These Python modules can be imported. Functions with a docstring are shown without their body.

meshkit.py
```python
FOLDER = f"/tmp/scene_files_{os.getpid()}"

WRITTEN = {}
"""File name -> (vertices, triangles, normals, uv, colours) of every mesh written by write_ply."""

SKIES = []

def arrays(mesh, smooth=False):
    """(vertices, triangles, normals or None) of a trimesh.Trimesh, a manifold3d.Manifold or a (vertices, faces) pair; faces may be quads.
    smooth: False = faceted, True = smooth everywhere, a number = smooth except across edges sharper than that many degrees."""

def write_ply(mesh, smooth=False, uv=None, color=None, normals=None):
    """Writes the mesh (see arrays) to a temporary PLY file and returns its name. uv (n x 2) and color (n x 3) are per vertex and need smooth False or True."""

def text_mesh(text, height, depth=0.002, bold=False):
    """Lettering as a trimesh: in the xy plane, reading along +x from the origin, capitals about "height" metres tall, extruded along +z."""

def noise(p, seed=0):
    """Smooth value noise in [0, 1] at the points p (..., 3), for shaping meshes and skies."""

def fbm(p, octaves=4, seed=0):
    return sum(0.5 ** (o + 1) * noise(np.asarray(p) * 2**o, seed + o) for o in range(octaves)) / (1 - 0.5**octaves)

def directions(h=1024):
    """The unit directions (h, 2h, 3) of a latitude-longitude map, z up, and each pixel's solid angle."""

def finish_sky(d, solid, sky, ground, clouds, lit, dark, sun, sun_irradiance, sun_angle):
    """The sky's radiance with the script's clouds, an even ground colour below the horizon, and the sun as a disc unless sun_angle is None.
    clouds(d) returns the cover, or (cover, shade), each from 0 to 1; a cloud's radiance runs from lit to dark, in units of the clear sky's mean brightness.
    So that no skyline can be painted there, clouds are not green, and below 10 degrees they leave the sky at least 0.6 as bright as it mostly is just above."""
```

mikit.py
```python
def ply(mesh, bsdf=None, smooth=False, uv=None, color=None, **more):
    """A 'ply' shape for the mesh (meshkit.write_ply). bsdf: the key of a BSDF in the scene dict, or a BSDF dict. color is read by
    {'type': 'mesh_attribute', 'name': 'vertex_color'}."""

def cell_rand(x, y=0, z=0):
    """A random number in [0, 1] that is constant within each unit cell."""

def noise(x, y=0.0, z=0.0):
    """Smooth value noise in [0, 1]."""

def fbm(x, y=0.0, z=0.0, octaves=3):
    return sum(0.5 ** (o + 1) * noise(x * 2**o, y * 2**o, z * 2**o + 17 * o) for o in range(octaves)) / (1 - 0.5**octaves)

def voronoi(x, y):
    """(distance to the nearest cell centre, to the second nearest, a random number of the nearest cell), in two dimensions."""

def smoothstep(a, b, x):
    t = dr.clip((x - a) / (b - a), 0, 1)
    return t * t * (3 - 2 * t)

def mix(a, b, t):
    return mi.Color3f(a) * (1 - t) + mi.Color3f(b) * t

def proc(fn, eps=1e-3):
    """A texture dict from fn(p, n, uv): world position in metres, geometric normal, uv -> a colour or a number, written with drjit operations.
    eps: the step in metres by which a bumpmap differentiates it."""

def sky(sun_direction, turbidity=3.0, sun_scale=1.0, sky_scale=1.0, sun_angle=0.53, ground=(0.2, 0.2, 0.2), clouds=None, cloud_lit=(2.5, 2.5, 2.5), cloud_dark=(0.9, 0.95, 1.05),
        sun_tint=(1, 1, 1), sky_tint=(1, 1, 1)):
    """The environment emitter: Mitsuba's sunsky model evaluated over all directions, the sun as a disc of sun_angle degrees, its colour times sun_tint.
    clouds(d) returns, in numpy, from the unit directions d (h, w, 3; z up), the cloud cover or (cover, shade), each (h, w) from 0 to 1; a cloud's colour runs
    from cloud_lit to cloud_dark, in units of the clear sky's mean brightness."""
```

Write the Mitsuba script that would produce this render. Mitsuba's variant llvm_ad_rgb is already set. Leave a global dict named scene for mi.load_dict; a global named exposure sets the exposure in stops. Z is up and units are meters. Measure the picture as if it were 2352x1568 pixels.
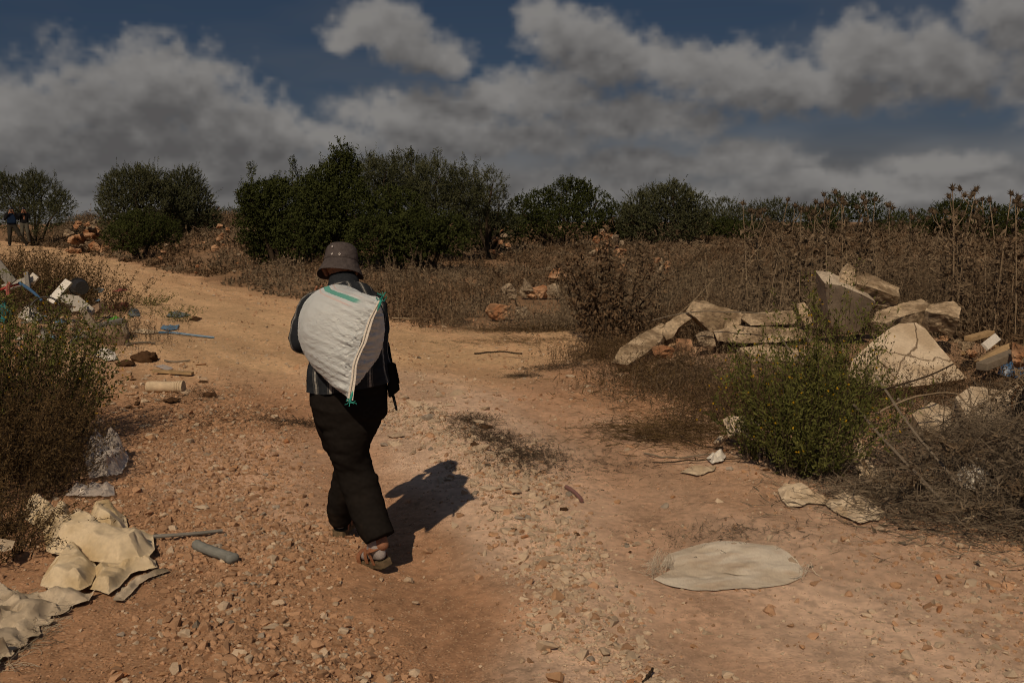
import math, random
import numpy as np, trimesh, manifold3d, drjit as dr, mitsuba as mi
import mikit, meshkit
from mikit import proc, noise, fbm, voronoi, cell_rand, smoothstep, mix, ply

random.seed(7)
R = np.random.default_rng(11)
T = mi.ScalarTransform4f
scene, labels = {}, {}

# ------------------------------------------------------------------ camera, sky, exposure
CAM_Z, PITCH, LENS = 1.75, math.radians(6.73), 35.0
scene['camera'] = {'type': 'perspective', 'fov': math.degrees(2 * math.atan(18 / LENS)), 'fov_axis': 'x', 'near_clip': 0.05, 'far_clip': 3000.0,
                   'to_world': T().look_at(origin=[0, 0, CAM_Z], target=[0, math.cos(PITCH), CAM_Z - math.sin(PITCH)], up=[0, 0, 1])}
exposure = 0.75
SUN = np.array([-0.27, -1.0, 0.95]); SUN = SUN / np.linalg.norm(SUN)

# clouds: banks of cumulus described by (azimuth, elevation, half width, half height) in degrees
BANKS = [
    (-19.0, 6.9, 4.3, 2.7), (-22.2, 6.2, 4.0, 2.4), (-25.8, 5.2, 4.6, 2.0), (-16.0, 5.4, 3.2, 2.3), (-21.0, 4.2, 8.2, 1.9), (-13.6, 4.8, 2.2, 1.9), (-28.5, 4.3, 3.5, 2.4), (-20.0, 2.7, 12.0, 1.5),
    (-6.9, 10.6, 2.4, 1.75), (-5.5, 9.5, 2.6, 1.5), (-8.4, 10.0, 1.6, 1.0), (-4.4, 8.7, 1.7, 0.8),
    (-4.4, 5.9, 6.0, 1.5), (-0.6, 7.1, 3.2, 1.3), (2.6, 6.9, 3.2, 1.5), (-1.9, 4.8, 9.2, 1.3), (6.8, 5.6, 5.4, 1.5), (-10.5, 4.4, 3.0, 1.0),
    (1.8, 11.0, 2.0, 1.2), (3.8, 10.0, 3.2, 1.5), (6.0, 8.8, 3.9, 1.5), (9.4, 8.5, 3.6, 1.3), (12.6, 7.7, 4.6, 1.9), (18.6, 8.9, 2.9, 1.8), (21.4, 8.4, 3.2, 2.0), (23.6, 7.6, 2.6, 1.8), (16.0, 7.0, 7.0, 1.6),
    (12.8, 3.6, 3.8, 1.0), (8.0, 3.1, 6.0, 0.8), (16.4, 2.3, 5.0, 0.8), (23.0, 2.8, 3.8, 0.9), (18.5, 1.3, 9.6, 1.0), (4.0, 1.6, 9.0, 1.3),
    (27.0, 10.2, 2.9, 2.8), (28.0, 7.2, 3.0, 2.6), (29.0, 12.5, 3.0, 2.4)]

def bank_field(az, el):
    w = np.stack([az * 0.34, el * 0.42, np.zeros_like(az)], -1)
    ja = (meshkit.fbm(w * 1.1 + 3.1, 4, 5) - 0.5) * 2.6
    je = (meshkit.fbm(w * 1.3 + 9.7, 4, 8) - 0.5) * 1.9
    f = np.full(az.shape, -3.0)
    for a, e, ra, re in BANKS:
        ee = (el + je - e) / (re * 1.12)
        ee = np.where(ee < 0, ee * 1.25, ee)
        q = 1 - np.sqrt(((az + ja - a) / (ra * 1.1)) ** 2 + ee ** 2)
        f = np.maximum(f, q)
    other = (meshkit.fbm(np.stack([az * 0.075, el * 0.16, np.full_like(az, 4.0)], -1), 4, 21) - 0.56) * 5
    away = np.clip((np.abs(az) - 29) / 5, 0, 1) + np.clip((el - 13.6) / 3, 0, 1)
    f = np.where(away > 0, np.maximum(f, other - 1.2 * (1 - np.clip(away, 0, 1))), f)
    d = meshkit.fbm(np.stack([az * 1.5, el * 1.8, np.full_like(az, 1.3)], -1), 5, 31) - 0.5
    return f + 1.0 * d

def clouds(d):
    az = np.degrees(np.arctan2(d[..., 0], d[..., 1]))
    el = np.degrees(np.arcsin(np.clip(d[..., 2], -1, 1)))
    f = bank_field(az, el)
    step = 180.0 / (2 * len(d))
    def shifted(daz, delv):
        k = int(round(delv / step))
        return np.roll(np.vstack([np.repeat(f[:1], k, 0), f[:-k]]), -int(round(-daz / step)), 1)
    cover = np.clip((f + 0.24) / 0.74, 0, 1)
    cover = cover * cover * (3 - 2 * cover)
    veil = meshkit.fbm(np.stack([az * 0.10, el * 0.40, np.full_like(az, 7.0)], -1), 4, 41)
    haze = np.clip(0.97 * np.exp(-(np.maximum(el, 0) / 4.6) ** 4) + (veil - 0.42) * 1.0 * np.exp(-np.maximum(el, 0) / 14), 0, 0.97)
    shade = 0.46 * np.clip((shifted(-0.6, 1.1) + 0.15) / 1.0, 0, 1) + 0.62 * np.clip((shifted(-1.0, 2.5) + 0.15) / 0.9, 0, 1)
    tex = meshkit.fbm(np.stack([az * 0.6, el * 1.0, np.full_like(az, 2.0)], -1), 4, 61)
    shade = np.clip(shade + 0.75 * (0.5 - tex), 0, 1)
    low = np.clip(0.66 + 0.9 * (0.5 - meshkit.fbm(np.stack([az * 0.22, el * 0.8, np.full_like(az, 12.0)], -1), 3, 71)), 0, 1)
    total = np.clip(cover * 0.98 + (1 - cover) * haze, 0, 1)
    return total, np.clip((cover * shade + (1 - cover) * haze * low) / np.maximum(total, 1e-3), 0, 1)

scene['daylight'] = mikit.sky(SUN.tolist(), turbidity=3, sun_scale=1.0, sky_scale=0.42, clouds=clouds, sun_tint=(1.0, 0.93, 0.85), sky_tint=(0.51, 0.565, 0.655),
                              cloud_lit=(6.1, 5.85, 5.6), cloud_dark=(2.6, 2.5, 2.47), ground=(0.22, 0.15, 0.10))

# ------------------------------------------------------------------ helpers
def tr(x=0, y=0, z=0, rz=0, s=1.0, rx=0, ry=0):
    t = T().translate([float(x), float(y), float(z)]).rotate([0, 0, 1], float(rz)).rotate([1, 0, 0], float(rx)).rotate([0, 1, 0], float(ry))
    return t.scale(float(s)) if np.isscalar(s) else t.scale([float(k) for k in s])

USED = {}
def name(n):
    USED[n] = USED.get(n, -1) + 1
    return n if USED[n] == 0 else f'{n}_{USED[n]:03d}'

def thing(n, label, cat, group=None):
    k = name(n)
    labels[k] = {'label': label, 'category': cat}
    if group: labels[k]['group'] = group
    return k

def part(root, n, shape, at=None, label=None):
    k = name(f'{root}__{n}')
    scene[k] = dict(shape) if at is None else {**shape, 'to_world': at}
    if label: labels[k] = {'label': label}
    return k

def single(n, label, cat, shape, at=None, group=None):
    k = thing(n, label, cat, group)
    scene[k] = dict(shape) if at is None else {**shape, 'to_world': at}
    return k

def fb(p, s, oct=3, seed=0):
    return meshkit.fbm(np.asarray(p) * s, oct, seed) - 0.5

def cat(ms):
    vs, fs, o = [], [], 0
    for v, f in ms:
        vs.append(v); fs.append(np.asarray(f) + o); o += len(v)
    return np.vstack(vs), np.vstack(fs)

def unit(v):
    v = np.asarray(v, float)
    return v / (np.linalg.norm(v, axis=-1, keepdims=True) + 1e-12)

def frames(d):
    d = unit(d)
    a = np.where(np.abs(d[..., 2:3]) < 0.9, [0, 0, 1.0], [1.0, 0, 0])
    u = unit(np.cross(d, a)); w = np.cross(d, u)
    return u, w

def tube(pts, rad, sides=5, cap=True):
    p = np.asarray(pts, float); n = len(p)
    r = np.broadcast_to(rad, (n,))
    t = unit(np.gradient(p, axis=0))
    u, w = frames(t[:1]); u = u[0]
    us = []
    for k in range(n):
        u = unit(u - t[k] * (u @ t[k])); us.append(u)
    us = np.array(us); ws = np.cross(t, us)
    a = np.arange(sides) * 2 * np.pi / sides
    v = p[:, None] + r[:, None, None] * (np.cos(a)[None, :, None] * us[:, None] + np.sin(a)[None, :, None] * ws[:, None])
    i, j = np.meshgrid(np.arange(n - 1), np.arange(sides), indexing='ij')
    q = np.stack([i * sides + j, i * sides + (j + 1) % sides, (i + 1) * sides + (j + 1) % sides, (i + 1) * sides + j], -1).reshape(-1, 4)
    f = np.vstack([q[:, [0, 1, 2]], q[:, [0, 2, 3]]]); v = v.reshape(-1, 3)
    if cap:
        v = np.vstack([v, p[:1], p[-1:]]); c0, c1 = len(v) - 2, len(v) - 1
        k = np.arange(sides); k2 = (k + 1) % sides
        f = np.vstack([f, np.stack([np.full(sides, c0), k2, k], -1), np.stack([np.full(sides, c1), (n - 1) * sides + k, (n - 1) * sides + k2], -1)])
    return v, f

def blades(base, tip, width, bend=None):
    """two-triangle slivers from base to tip (n x 3 each), widest in the middle"""
    base, tip = np.asarray(base), np.asarray(tip); n = len(base)
    d = tip - base
    side = unit(np.cross(d, unit(R.normal(size=(n, 3)))))
    mid = base + d * 0.45 + (0 if bend is None else bend)
    w = np.broadcast_to(np.asarray(width, float), (n,))[:, None]
    v = np.stack([base, mid + side * w, tip, mid - side * w], 1).reshape(-1, 3)
    k = np.arange(n)[:, None] * 4
    return v, np.vstack([k + [0, 1, 3], k + [1, 2, 3]])

def slivers(base, tip, width):
    """one-triangle stems"""
    base, tip = np.asarray(base), np.asarray(tip); n = len(base)
    side = unit(np.cross(tip - base, unit(R.normal(size=(n, 3))))) * np.broadcast_to(np.asarray(width, float), (n,))[:, None]
    v = np.stack([base - side, base + side, tip], 1).reshape(-1, 3)
    return v, np.arange(3 * n).reshape(-1, 3)

def rock_hull(n, flat=(1, 1, 1), seed=0):
    r = np.random.default_rng(seed)
    p = unit(r.normal(size=(n, 3))) * r.uniform(0.78, 1.0, (n, 1)) * np.asarray(flat)
    h = trimesh.convex.convex_hull(p)
    return np.array(h.vertices), np.array(h.faces)

def rough_rock(seed, size, edge, amp=0.18, n=16, pits=0.0, freq=1.0, back=(1, 1, 1)):
    """hull of a few points, refined to about edge metres and roughened; size = half extents"""
    v, f = rock_hull(n, back, seed)
    v = v * np.asarray(size)
    m = manifold3d.Manifold(manifold3d.Mesh(v.astype(np.float32), f.astype(np.uint32))).refine_to_length(float(edge)).to_mesh()
    v, f = np.array(m.vert_properties[:, :3], float), np.array(m.tri_verts)
    nv = trimesh.Trimesh(v, f, process=False).vertex_normals
    s = float(np.mean(size)); q = v / s * freq + seed * 3.7
    d = amp * s * (fb(q, 1.3, 4, seed) * 1.6 + fb(q, 5.0, 3, seed + 3) * 0.55)
    if pits: d -= pits * s * np.clip(fb(q, 2.6, 2, seed + 9) * 4 - 0.5, 0, 1)
    return v + nv * d[:, None], f

def hull_of(spheres, seg=12):
    return manifold3d.Manifold.batch_hull([manifold3d.Manifold.sphere(float(r), seg).translate([float(k) for k in c]) for c, r in spheres])

def chain(pts, rad, seg=14):
    return [hull_of([(pts[k], rad[k]), (pts[k + 1], rad[k + 1])], seg) for k in range(len(pts) - 1)]

def fuse(ms, edge, smooth=10):
    m = manifold3d.Manifold.batch_boolean(ms, manifold3d.OpType.Add).refine_to_length(float(edge)).to_mesh()
    t = trimesh.Trimesh(np.array(m.vert_properties[:, :3], float), np.array(m.tri_verts), process=True)
    if smooth: trimesh.smoothing.filter_taubin(t, iterations=smooth)
    return t

# ------------------------------------------------------------------ terrain
def rise(x, y):
    a = 0.020 + 0.028 / (1 + np.exp(-(x + 1.0) / 4.0))
    s = np.log1p(np.exp(np.clip((y - 13.5) / 2.2, -30, 30))) * 2.2
    s = np.where(y > 70, np.log1p(np.exp(30)) * 0 + (y - 13.5), s)
    L = 44.0
    return a * L * (1 - np.exp(-s / L))

def bump(x, y, cx, cy, rx, ry, h):
    return h * np.exp(-((x - cx) / rx) ** 2 - ((y - cy) / ry) ** 2)

def ground_z(x, y):
    x, y = np.asarray(x, float), np.asarray(y, float)
    z = rise(x, y)
    off = np.interp(y, [12.5, 16, 20.5, 24, 30, 41, 60, 100], [0.4, -2.2, -4.7, -6.6, -10.3, -16.6, -28, -52])
    b_ = np.clip((x - off) / 6.0, 0, 1) * np.clip((-1.5 - x) / 6.0, 0, 1)
    z = z + np.clip(0.042 * (y - 20), 0, 1.05) * b_ * b_ * (3 - 2 * b_)
    z = z + bump(x, y, 4.6, 11.6, 1.9, 1.8, 0.42) + bump(x, y, 2.6, 12.2, 1.2, 1.4, 0.12) + bump(x, y, -6.8, 14.5, 2.2, 3.6, 0.25) + bump(x, y, 4.6, 7.6, 1.3, 1.5, 0.10)
    return z

def pix(u, v, y):
    """the point at depth y metres (world +y) behind the photograph's pixel (u, v), counted on a 2352 pixel wide frame"""
    f = 2352 * LENS / 36
    a, b = (u - 1176) / f, (784 - v) / f
    dy, dz = math.cos(PITCH) + b * math.sin(PITCH), -math.sin(PITCH) + b * math.cos(PITCH)
    return np.array([a, dy, dz]) * (y / dy) + [0, 0, CAM_Z]

def gnd(u, v):
    """the point of the ground at that pixel"""
    lo, hi = 1.0, 300.0
    ys = np.geomspace(lo, hi, 1500)
    f = 2352 * LENS / 36
    a, b = (u - 1176) / f, (784 - v) / f
    dy, dz = math.cos(PITCH) + b * math.sin(PITCH), -math.sin(PITCH) + b * math.cos(PITCH)
    z = CAM_Z + dz / dy * ys; x = a / dy * ys
    k = np.argmax(z <= ground_z(x, ys))
    return np.array([x[k], ys[k], float(ground_z(x[k], ys[k]))])

def seg_dist(x, y, line):
    best = np.full(np.shape(x), 1e9)
    for (ax, ay), (bx, by) in zip(line[:-1], line[1:]):
        vx, vy = bx - ax, by - ay
        t = np.clip(((x - ax) * vx + (y - ay) * vy) / (vx * vx + vy * vy + 1e-9), 0, 1)
        best = np.minimum(best, np.hypot(x - ax - t * vx, y - ay - t * vy))
    return best
# ------------------------------------------------------------------ ground
LINE_RUBBLE = [(0.50, 3.2), (0.36, 4.4), (0.10, 5.6), (-0.22, 6.9), (-0.60, 8.3), (-0.95, 9.3)]            # pale rubbly strip right of the walker
LINE_LEFT = [(-0.78, 3.2), (-1.05, 4.3), (-1.55, 5.6), (-2.2, 7.0), (-2.6, 9.0)]                            # stony strip on the left
LINE_TRACK = [(-0.16, 3.0), (-0.30, 4.4), (-0.75, 5.8), (-1.25, 7.4), (-2.0, 9.5), (-3.6, 14.0)]            # bare wheel track under the walker
LINE_TRACK2 = [(1.0, 3.0), (0.75, 4.2), (0.85, 5.8), (0.70, 7.6), (0.2, 10.0), (-0.9, 13.5)]                # second bare track
LINE_PALE = [(1.5, 3.0), (1.1, 4.3), (0.35, 7.0), (-0.1, 9.0), (-0.9, 10.6), (-2.6, 12.3), (-4.5, 13.8)]                 # pale dusty ground
ROAD = [(-2.2, 12.0), (-4.6, 16.0), (-7.7, 20.5), (-12.3, 28.0), (-17.6, 37.0), (-25.0, 49.0), (-34.0, 62.0), (-60.0, 100.0)]
BRANCH = [(-3.0, 14.0), (-0.6, 14.4), (1.2, 14.0)]

def dseg(x, y, line):
    best = mi.Float(1e9)
    for (ax, ay), (bx, by) in zip(line[:-1], line[1:]):
        vx, vy = bx - ax, by - ay
        t = dr.clip(((x - ax) * vx + (y - ay) * vy) / (vx * vx + vy * vy), 0, 1)
        best = dr.minimum(best, dr.sqrt(dr.square(x - ax - t * vx) + dr.square(y - ay - t * vy)))
    return best

def gmask(line, x, y, w):
    return np.exp(-(seg_dist(x, y, line) / w) ** 2)

def stoniness(x, y):
    """how stony the ground is, 0 to 1"""
    j = fb(np.stack([x, y, 0 * x], -1), 1.1, 3, 70) * 0.9
    s = 0.17 + 1.25 * gmask(LINE_RUBBLE, x + j * 0.8, y, 0.30) + 1.1 * gmask(LINE_LEFT, x + j, y, 0.58)
    s = s * (1 - 0.9 * gmask(LINE_TRACK, x + j * 0.6, y, 0.34)) * (1 - 0.8 * gmask(LINE_TRACK2, x + j * 0.6, y, 0.34))
    s = s + 0.35 * np.clip((x - 1.5) / 0.8, 0, 1) * (y < 8) + 0.3 * gmask(BRANCH, x, y - 1.2, 0.8)
    s = s + 0.22 * np.clip((-1.2 - x) / 1.0, 0, 1) * (y > 5) * (y < 13)
    return np.clip(s * (0.55 + 0.9 * (fb(np.stack([x, y, 0 * x], -1), 2.3, 3, 73) + 0.5)), 0, 1.25)

def axis(dense, lo, hi, g):
    a, b, step = dense
    mid = np.arange(a, b + step / 2, step)
    out_hi, out_lo, s = [], [], step
    x = mid[-1]
    while x < hi: s *= g; x += s; out_hi.append(x)
    x, s = mid[0], step
    while x > lo: s *= g; x -= s; out_lo.append(x)
    return np.concatenate([out_lo[::-1], mid, out_hi])

gx = axis((-2.7, 2.8, 0.019), -600, 600, 1.10)
gy = axis((3.35, 7.4, 0.019), -60, 900, 1.032)
GX, GY = np.meshgrid(gx, gy)
gp = np.stack([GX, GY, np.zeros_like(GX)], -1)
near = np.clip(1 - (np.abs(GX) - 3.5) / 6, 0, 1) * np.clip(1 - (GY - 9) / 14, 0, 1)
st = stoniness(GX, GY)
lump = fb(gp, 0.55, 3, 80) * 0.11 + (fb(gp, 2.6, 3, 81) * 0.05 + fb(gp, 9.0, 3, 82) * 0.026 * (0.35 + st) + fb(gp, 26.0, 2, 85) * 0.016 * (0.3 + st)) * near
lump -= 0.035 * gmask(LINE_TRACK, GX, GY, 0.3) + 0.03 * gmask(LINE_TRACK2, GX, GY, 0.3)
lump += 0.035 * gmask(LINE_RUBBLE, GX, GY, 0.4) + 0.03 * gmask(LINE_LEFT, GX, GY, 0.5)
GZ = ground_z(GX, GY) + lump - 0.02
gi, gj = np.meshgrid(np.arange(len(gy) - 1), np.arange(len(gx) - 1), indexing='ij')
W_ = len(gx)
gq = np.stack([gi * W_ + gj, gi * W_ + gj + 1, (gi + 1) * W_ + gj + 1, (gi + 1) * W_ + gj], -1).reshape(-1, 4)
gmesh = (np.stack([GX, GY, GZ], -1).reshape(-1, 3), np.vstack([gq[:, [0, 1, 2]], gq[:, [0, 2, 3]]]))

def surf(x, y):
    """height of the finished ground mesh"""
    x, y = np.asarray(x, float), np.asarray(y, float)
    i = np.clip(np.searchsorted(gx, x) - 1, 0, len(gx) - 2); j = np.clip(np.searchsorted(gy, y) - 1, 0, len(gy) - 2)
    a = (x - gx[i]) / (gx[i + 1] - gx[i]); b = (y - gy[j]) / (gy[j + 1] - gy[j])
    return (GZ[j, i] * (1 - a) + GZ[j, i + 1] * a) * (1 - b) + (GZ[j + 1, i] * (1 - a) + GZ[j + 1, i + 1] * a) * b

def ground_colour(p, n, uv):
    x, y = p.x, p.y
    j = (mikit.fbm(x * 1.3, y * 1.3, 0.0, 3) - 0.5) * 0.9
    g = lambda d, w: dr.exp(-dr.square(d / w))
    red, pale, tan, soil = mi.Color3f(0.40, 0.242, 0.152), mi.Color3f(0.62, 0.475, 0.38), mi.Color3f(0.56, 0.395, 0.25), mi.Color3f(0.21, 0.14, 0.09)
    big = mikit.fbm(x * 0.7 + 5, y * 0.7, 3.0, 3)
    m_pale = dr.clip(0.95 * g(dseg(x + j, y, LINE_PALE), 0.85) + 0.95 * g(dseg(x + j * 0.8, y, LINE_RUBBLE), 0.40) + 0.35 * smoothstep(1.2, 2.2, x) + smoothstep(0.5, 0.75, big) * 0.5, 0, 1)
    m_road = dr.clip(smoothstep(9.0, 14.0, y + j * 2) * smoothstep(3.1, 2.3, dseg(x + j, y, ROAD)) + smoothstep(2.2, 1.0, dseg(x, y + j, BRANCH)), 0, 1)
    track = dr.clip(0.8 * g(dseg(x + j * 0.5, y, LINE_TRACK), 0.30) + 0.6 * g(dseg(x + j * 0.5, y, LINE_TRACK2), 0.32), 0, 1)
    wild = smoothstep(2.5, 3.3, dseg(x + j, y, ROAD)) * smoothstep(12.0, 15.5, y + j * 2) * (1 - smoothstep(2.2, 1.2, dseg(x, y + j, BRANCH)))
    c = mix(red, pale, m_pale * 0.88)
    c = mix(c, mi.Color3f(0.385, 0.228, 0.145), track * 0.85)
    streak = mikit.fbm((x * 0.8 + y * 0.55) * 1.6, (y * 0.8 - x * 0.5) * 0.12, 8.0, 3)
    c = mix(c, mix(tan, mi.Color3f(0.50, 0.335, 0.21), smoothstep(0.45, 0.7, streak) * 0.7), m_road)
    heap = smoothstep(1.0, 0.35, dr.sqrt(dr.square((x + j - 3.9) / 2.6) + dr.square((y + j - 10.6) / 2.4)))
    c = mix(c, soil, dr.clip(wild + 0.8 * heap, 0, 1) * 0.85)
    litter = smoothstep(0.60, 0.68, mikit.fbm(x * 3.4, y * 3.4, 11.0, 5)) * smoothstep(0.45, 0.65, mikit.fbm(x * 30, y * 30, 1.0, 2)) * 0.28
    c = mix(c, mi.Color3f(0.10, 0.075, 0.055), litter * (1 - m_road))
    f = mikit.fbm(x * 28, y * 28, 2.0, 3)
    d1, d2, w = voronoi(x * 85, y * 85)
    grain = smoothstep(0.74, 1.0, w) * smoothstep(0.5, 0.3, d1)
    rut = smoothstep(0.35, 0.65, mikit.fbm((x * 0.85 + y * 0.5) * 3.2, (y * 0.85 - x * 0.5) * 0.5, 21.0, 3))
    c = c * (0.90 + 0.20 * rut) * (0.72 + 0.56 * f) * (0.86 + 0.28 * mikit.fbm(x * 5, y * 5, 6.0, 3))
    return mix(c, mi.Color3f(0.58, 0.45, 0.33), grain * 0.55)

def ground_relief(p, n, uv):
    d1, d2, w = voronoi(p.x * 60, p.y * 60)
    return 0.55 * mikit.fbm(p.x * 45, p.y * 45, 0.0, 3) + 0.45 * (0.3 + w) * smoothstep(0.55, 0.15, d1)

scene['ground_material'] = {'type': 'bumpmap', 'arbitrary': proc(ground_relief, 2e-3), 'scale': 0.012,
                            'bsdf': {'type': 'diffuse', 'reflectance': proc(ground_colour)}}
scene['ground'] = ply(gmesh, 'ground_material', smooth=True)
labels['ground'] = {'label': 'dry reddish dirt track with pale stony strips rising to the left', 'category': 'ground', 'kind': 'structure'}

# ------------------------------------------------------------------ loose stones
def stone_tone(p, lo, hi, k):
    return mix(lo, hi, noise(p.x * 2.7 + k, p.y * 2.7, p.z * 2.7)) * (0.75 + 0.5 * mikit.fbm(p.x * 55, p.y * 55, p.z * 55, 3))

for k, (nm, lo, hi) in enumerate([('pale_stone', (0.40, 0.31, 0.23), (0.56, 0.47, 0.37)), ('tan_stone', (0.40, 0.235, 0.135), (0.50, 0.335, 0.22)), ('red_stone', (0.34, 0.165, 0.085), (0.44, 0.23, 0.125)), ('grey_stone', (0.24, 0.21, 0.18), (0.42, 0.37, 0.32))]):
    scene[nm] = {'type': 'diffuse', 'reflectance': proc(lambda p, n, uv, lo=lo, hi=hi, k=k: stone_tone(p, lo, hi, k * 5.0))}

PEB = [rock_hull(8 + k % 3, (1, R.uniform(0.75, 1.0), R.uniform(0.6, 0.95)), 500 + k) for k in range(14)]
COARSE = [rock_hull(12 + k % 4, (1, R.uniform(0.75, 1.0), R.uniform(0.6, 0.9)), 650 + k) for k in range(12)]
GRIT = [rock_hull(5 + k % 2, (1, R.uniform(0.75, 1.0), R.uniform(0.65, 0.95)), 600 + k) for k in range(10)]

def scatter(x, y, r, tone, lift=0.15, kinds=PEB):
    n = len(x); vs, fs, cs, o = [], [], [], 0
    which = R.integers(0, len(kinds), n)
    z = surf(x, y)
    for k, (v, f) in enumerate(kinds):
        s = np.nonzero(which == k)[0]
        if not len(s): continue
        a = R.uniform(0, 2 * np.pi, len(s)); t = R.normal(0, 0.18, (len(s), 2))
        ca, sa = np.cos(a), np.sin(a)
        q = v[None] * r[s][:, None, None]
        q = np.stack([q[..., 0] * ca[:, None] - q[..., 1] * sa[:, None], q[..., 0] * sa[:, None] + q[..., 1] * ca[:, None], q[..., 2] + q[..., 0] * t[:, :1] + q[..., 1] * t[:, 1:]], -1)
        q += np.stack([x[s], y[s], z[s] + r[s] * lift], -1)[:, None]
        vs.append(q.reshape(-1, 3)); fs.append((f[None] + (np.arange(len(s)) * len(v))[:, None, None]).reshape(-1, 3) + o); o += len(s) * len(v)
        cs.append(np.repeat(tone[s], len(v), 0))
    return (np.vstack(vs), np.vstack(fs)), np.vstack(cs)

def stone_spots(n, y0, y1, pw, xr=0.56):
    y = (y0 ** pw + R.uniform(0, 1, n) * (y1 ** pw - y0 ** pw)) ** (1 / pw)
    x = R.uniform(-1, 1, n) * (xr * y + 0.3)
    return x, y

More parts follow.
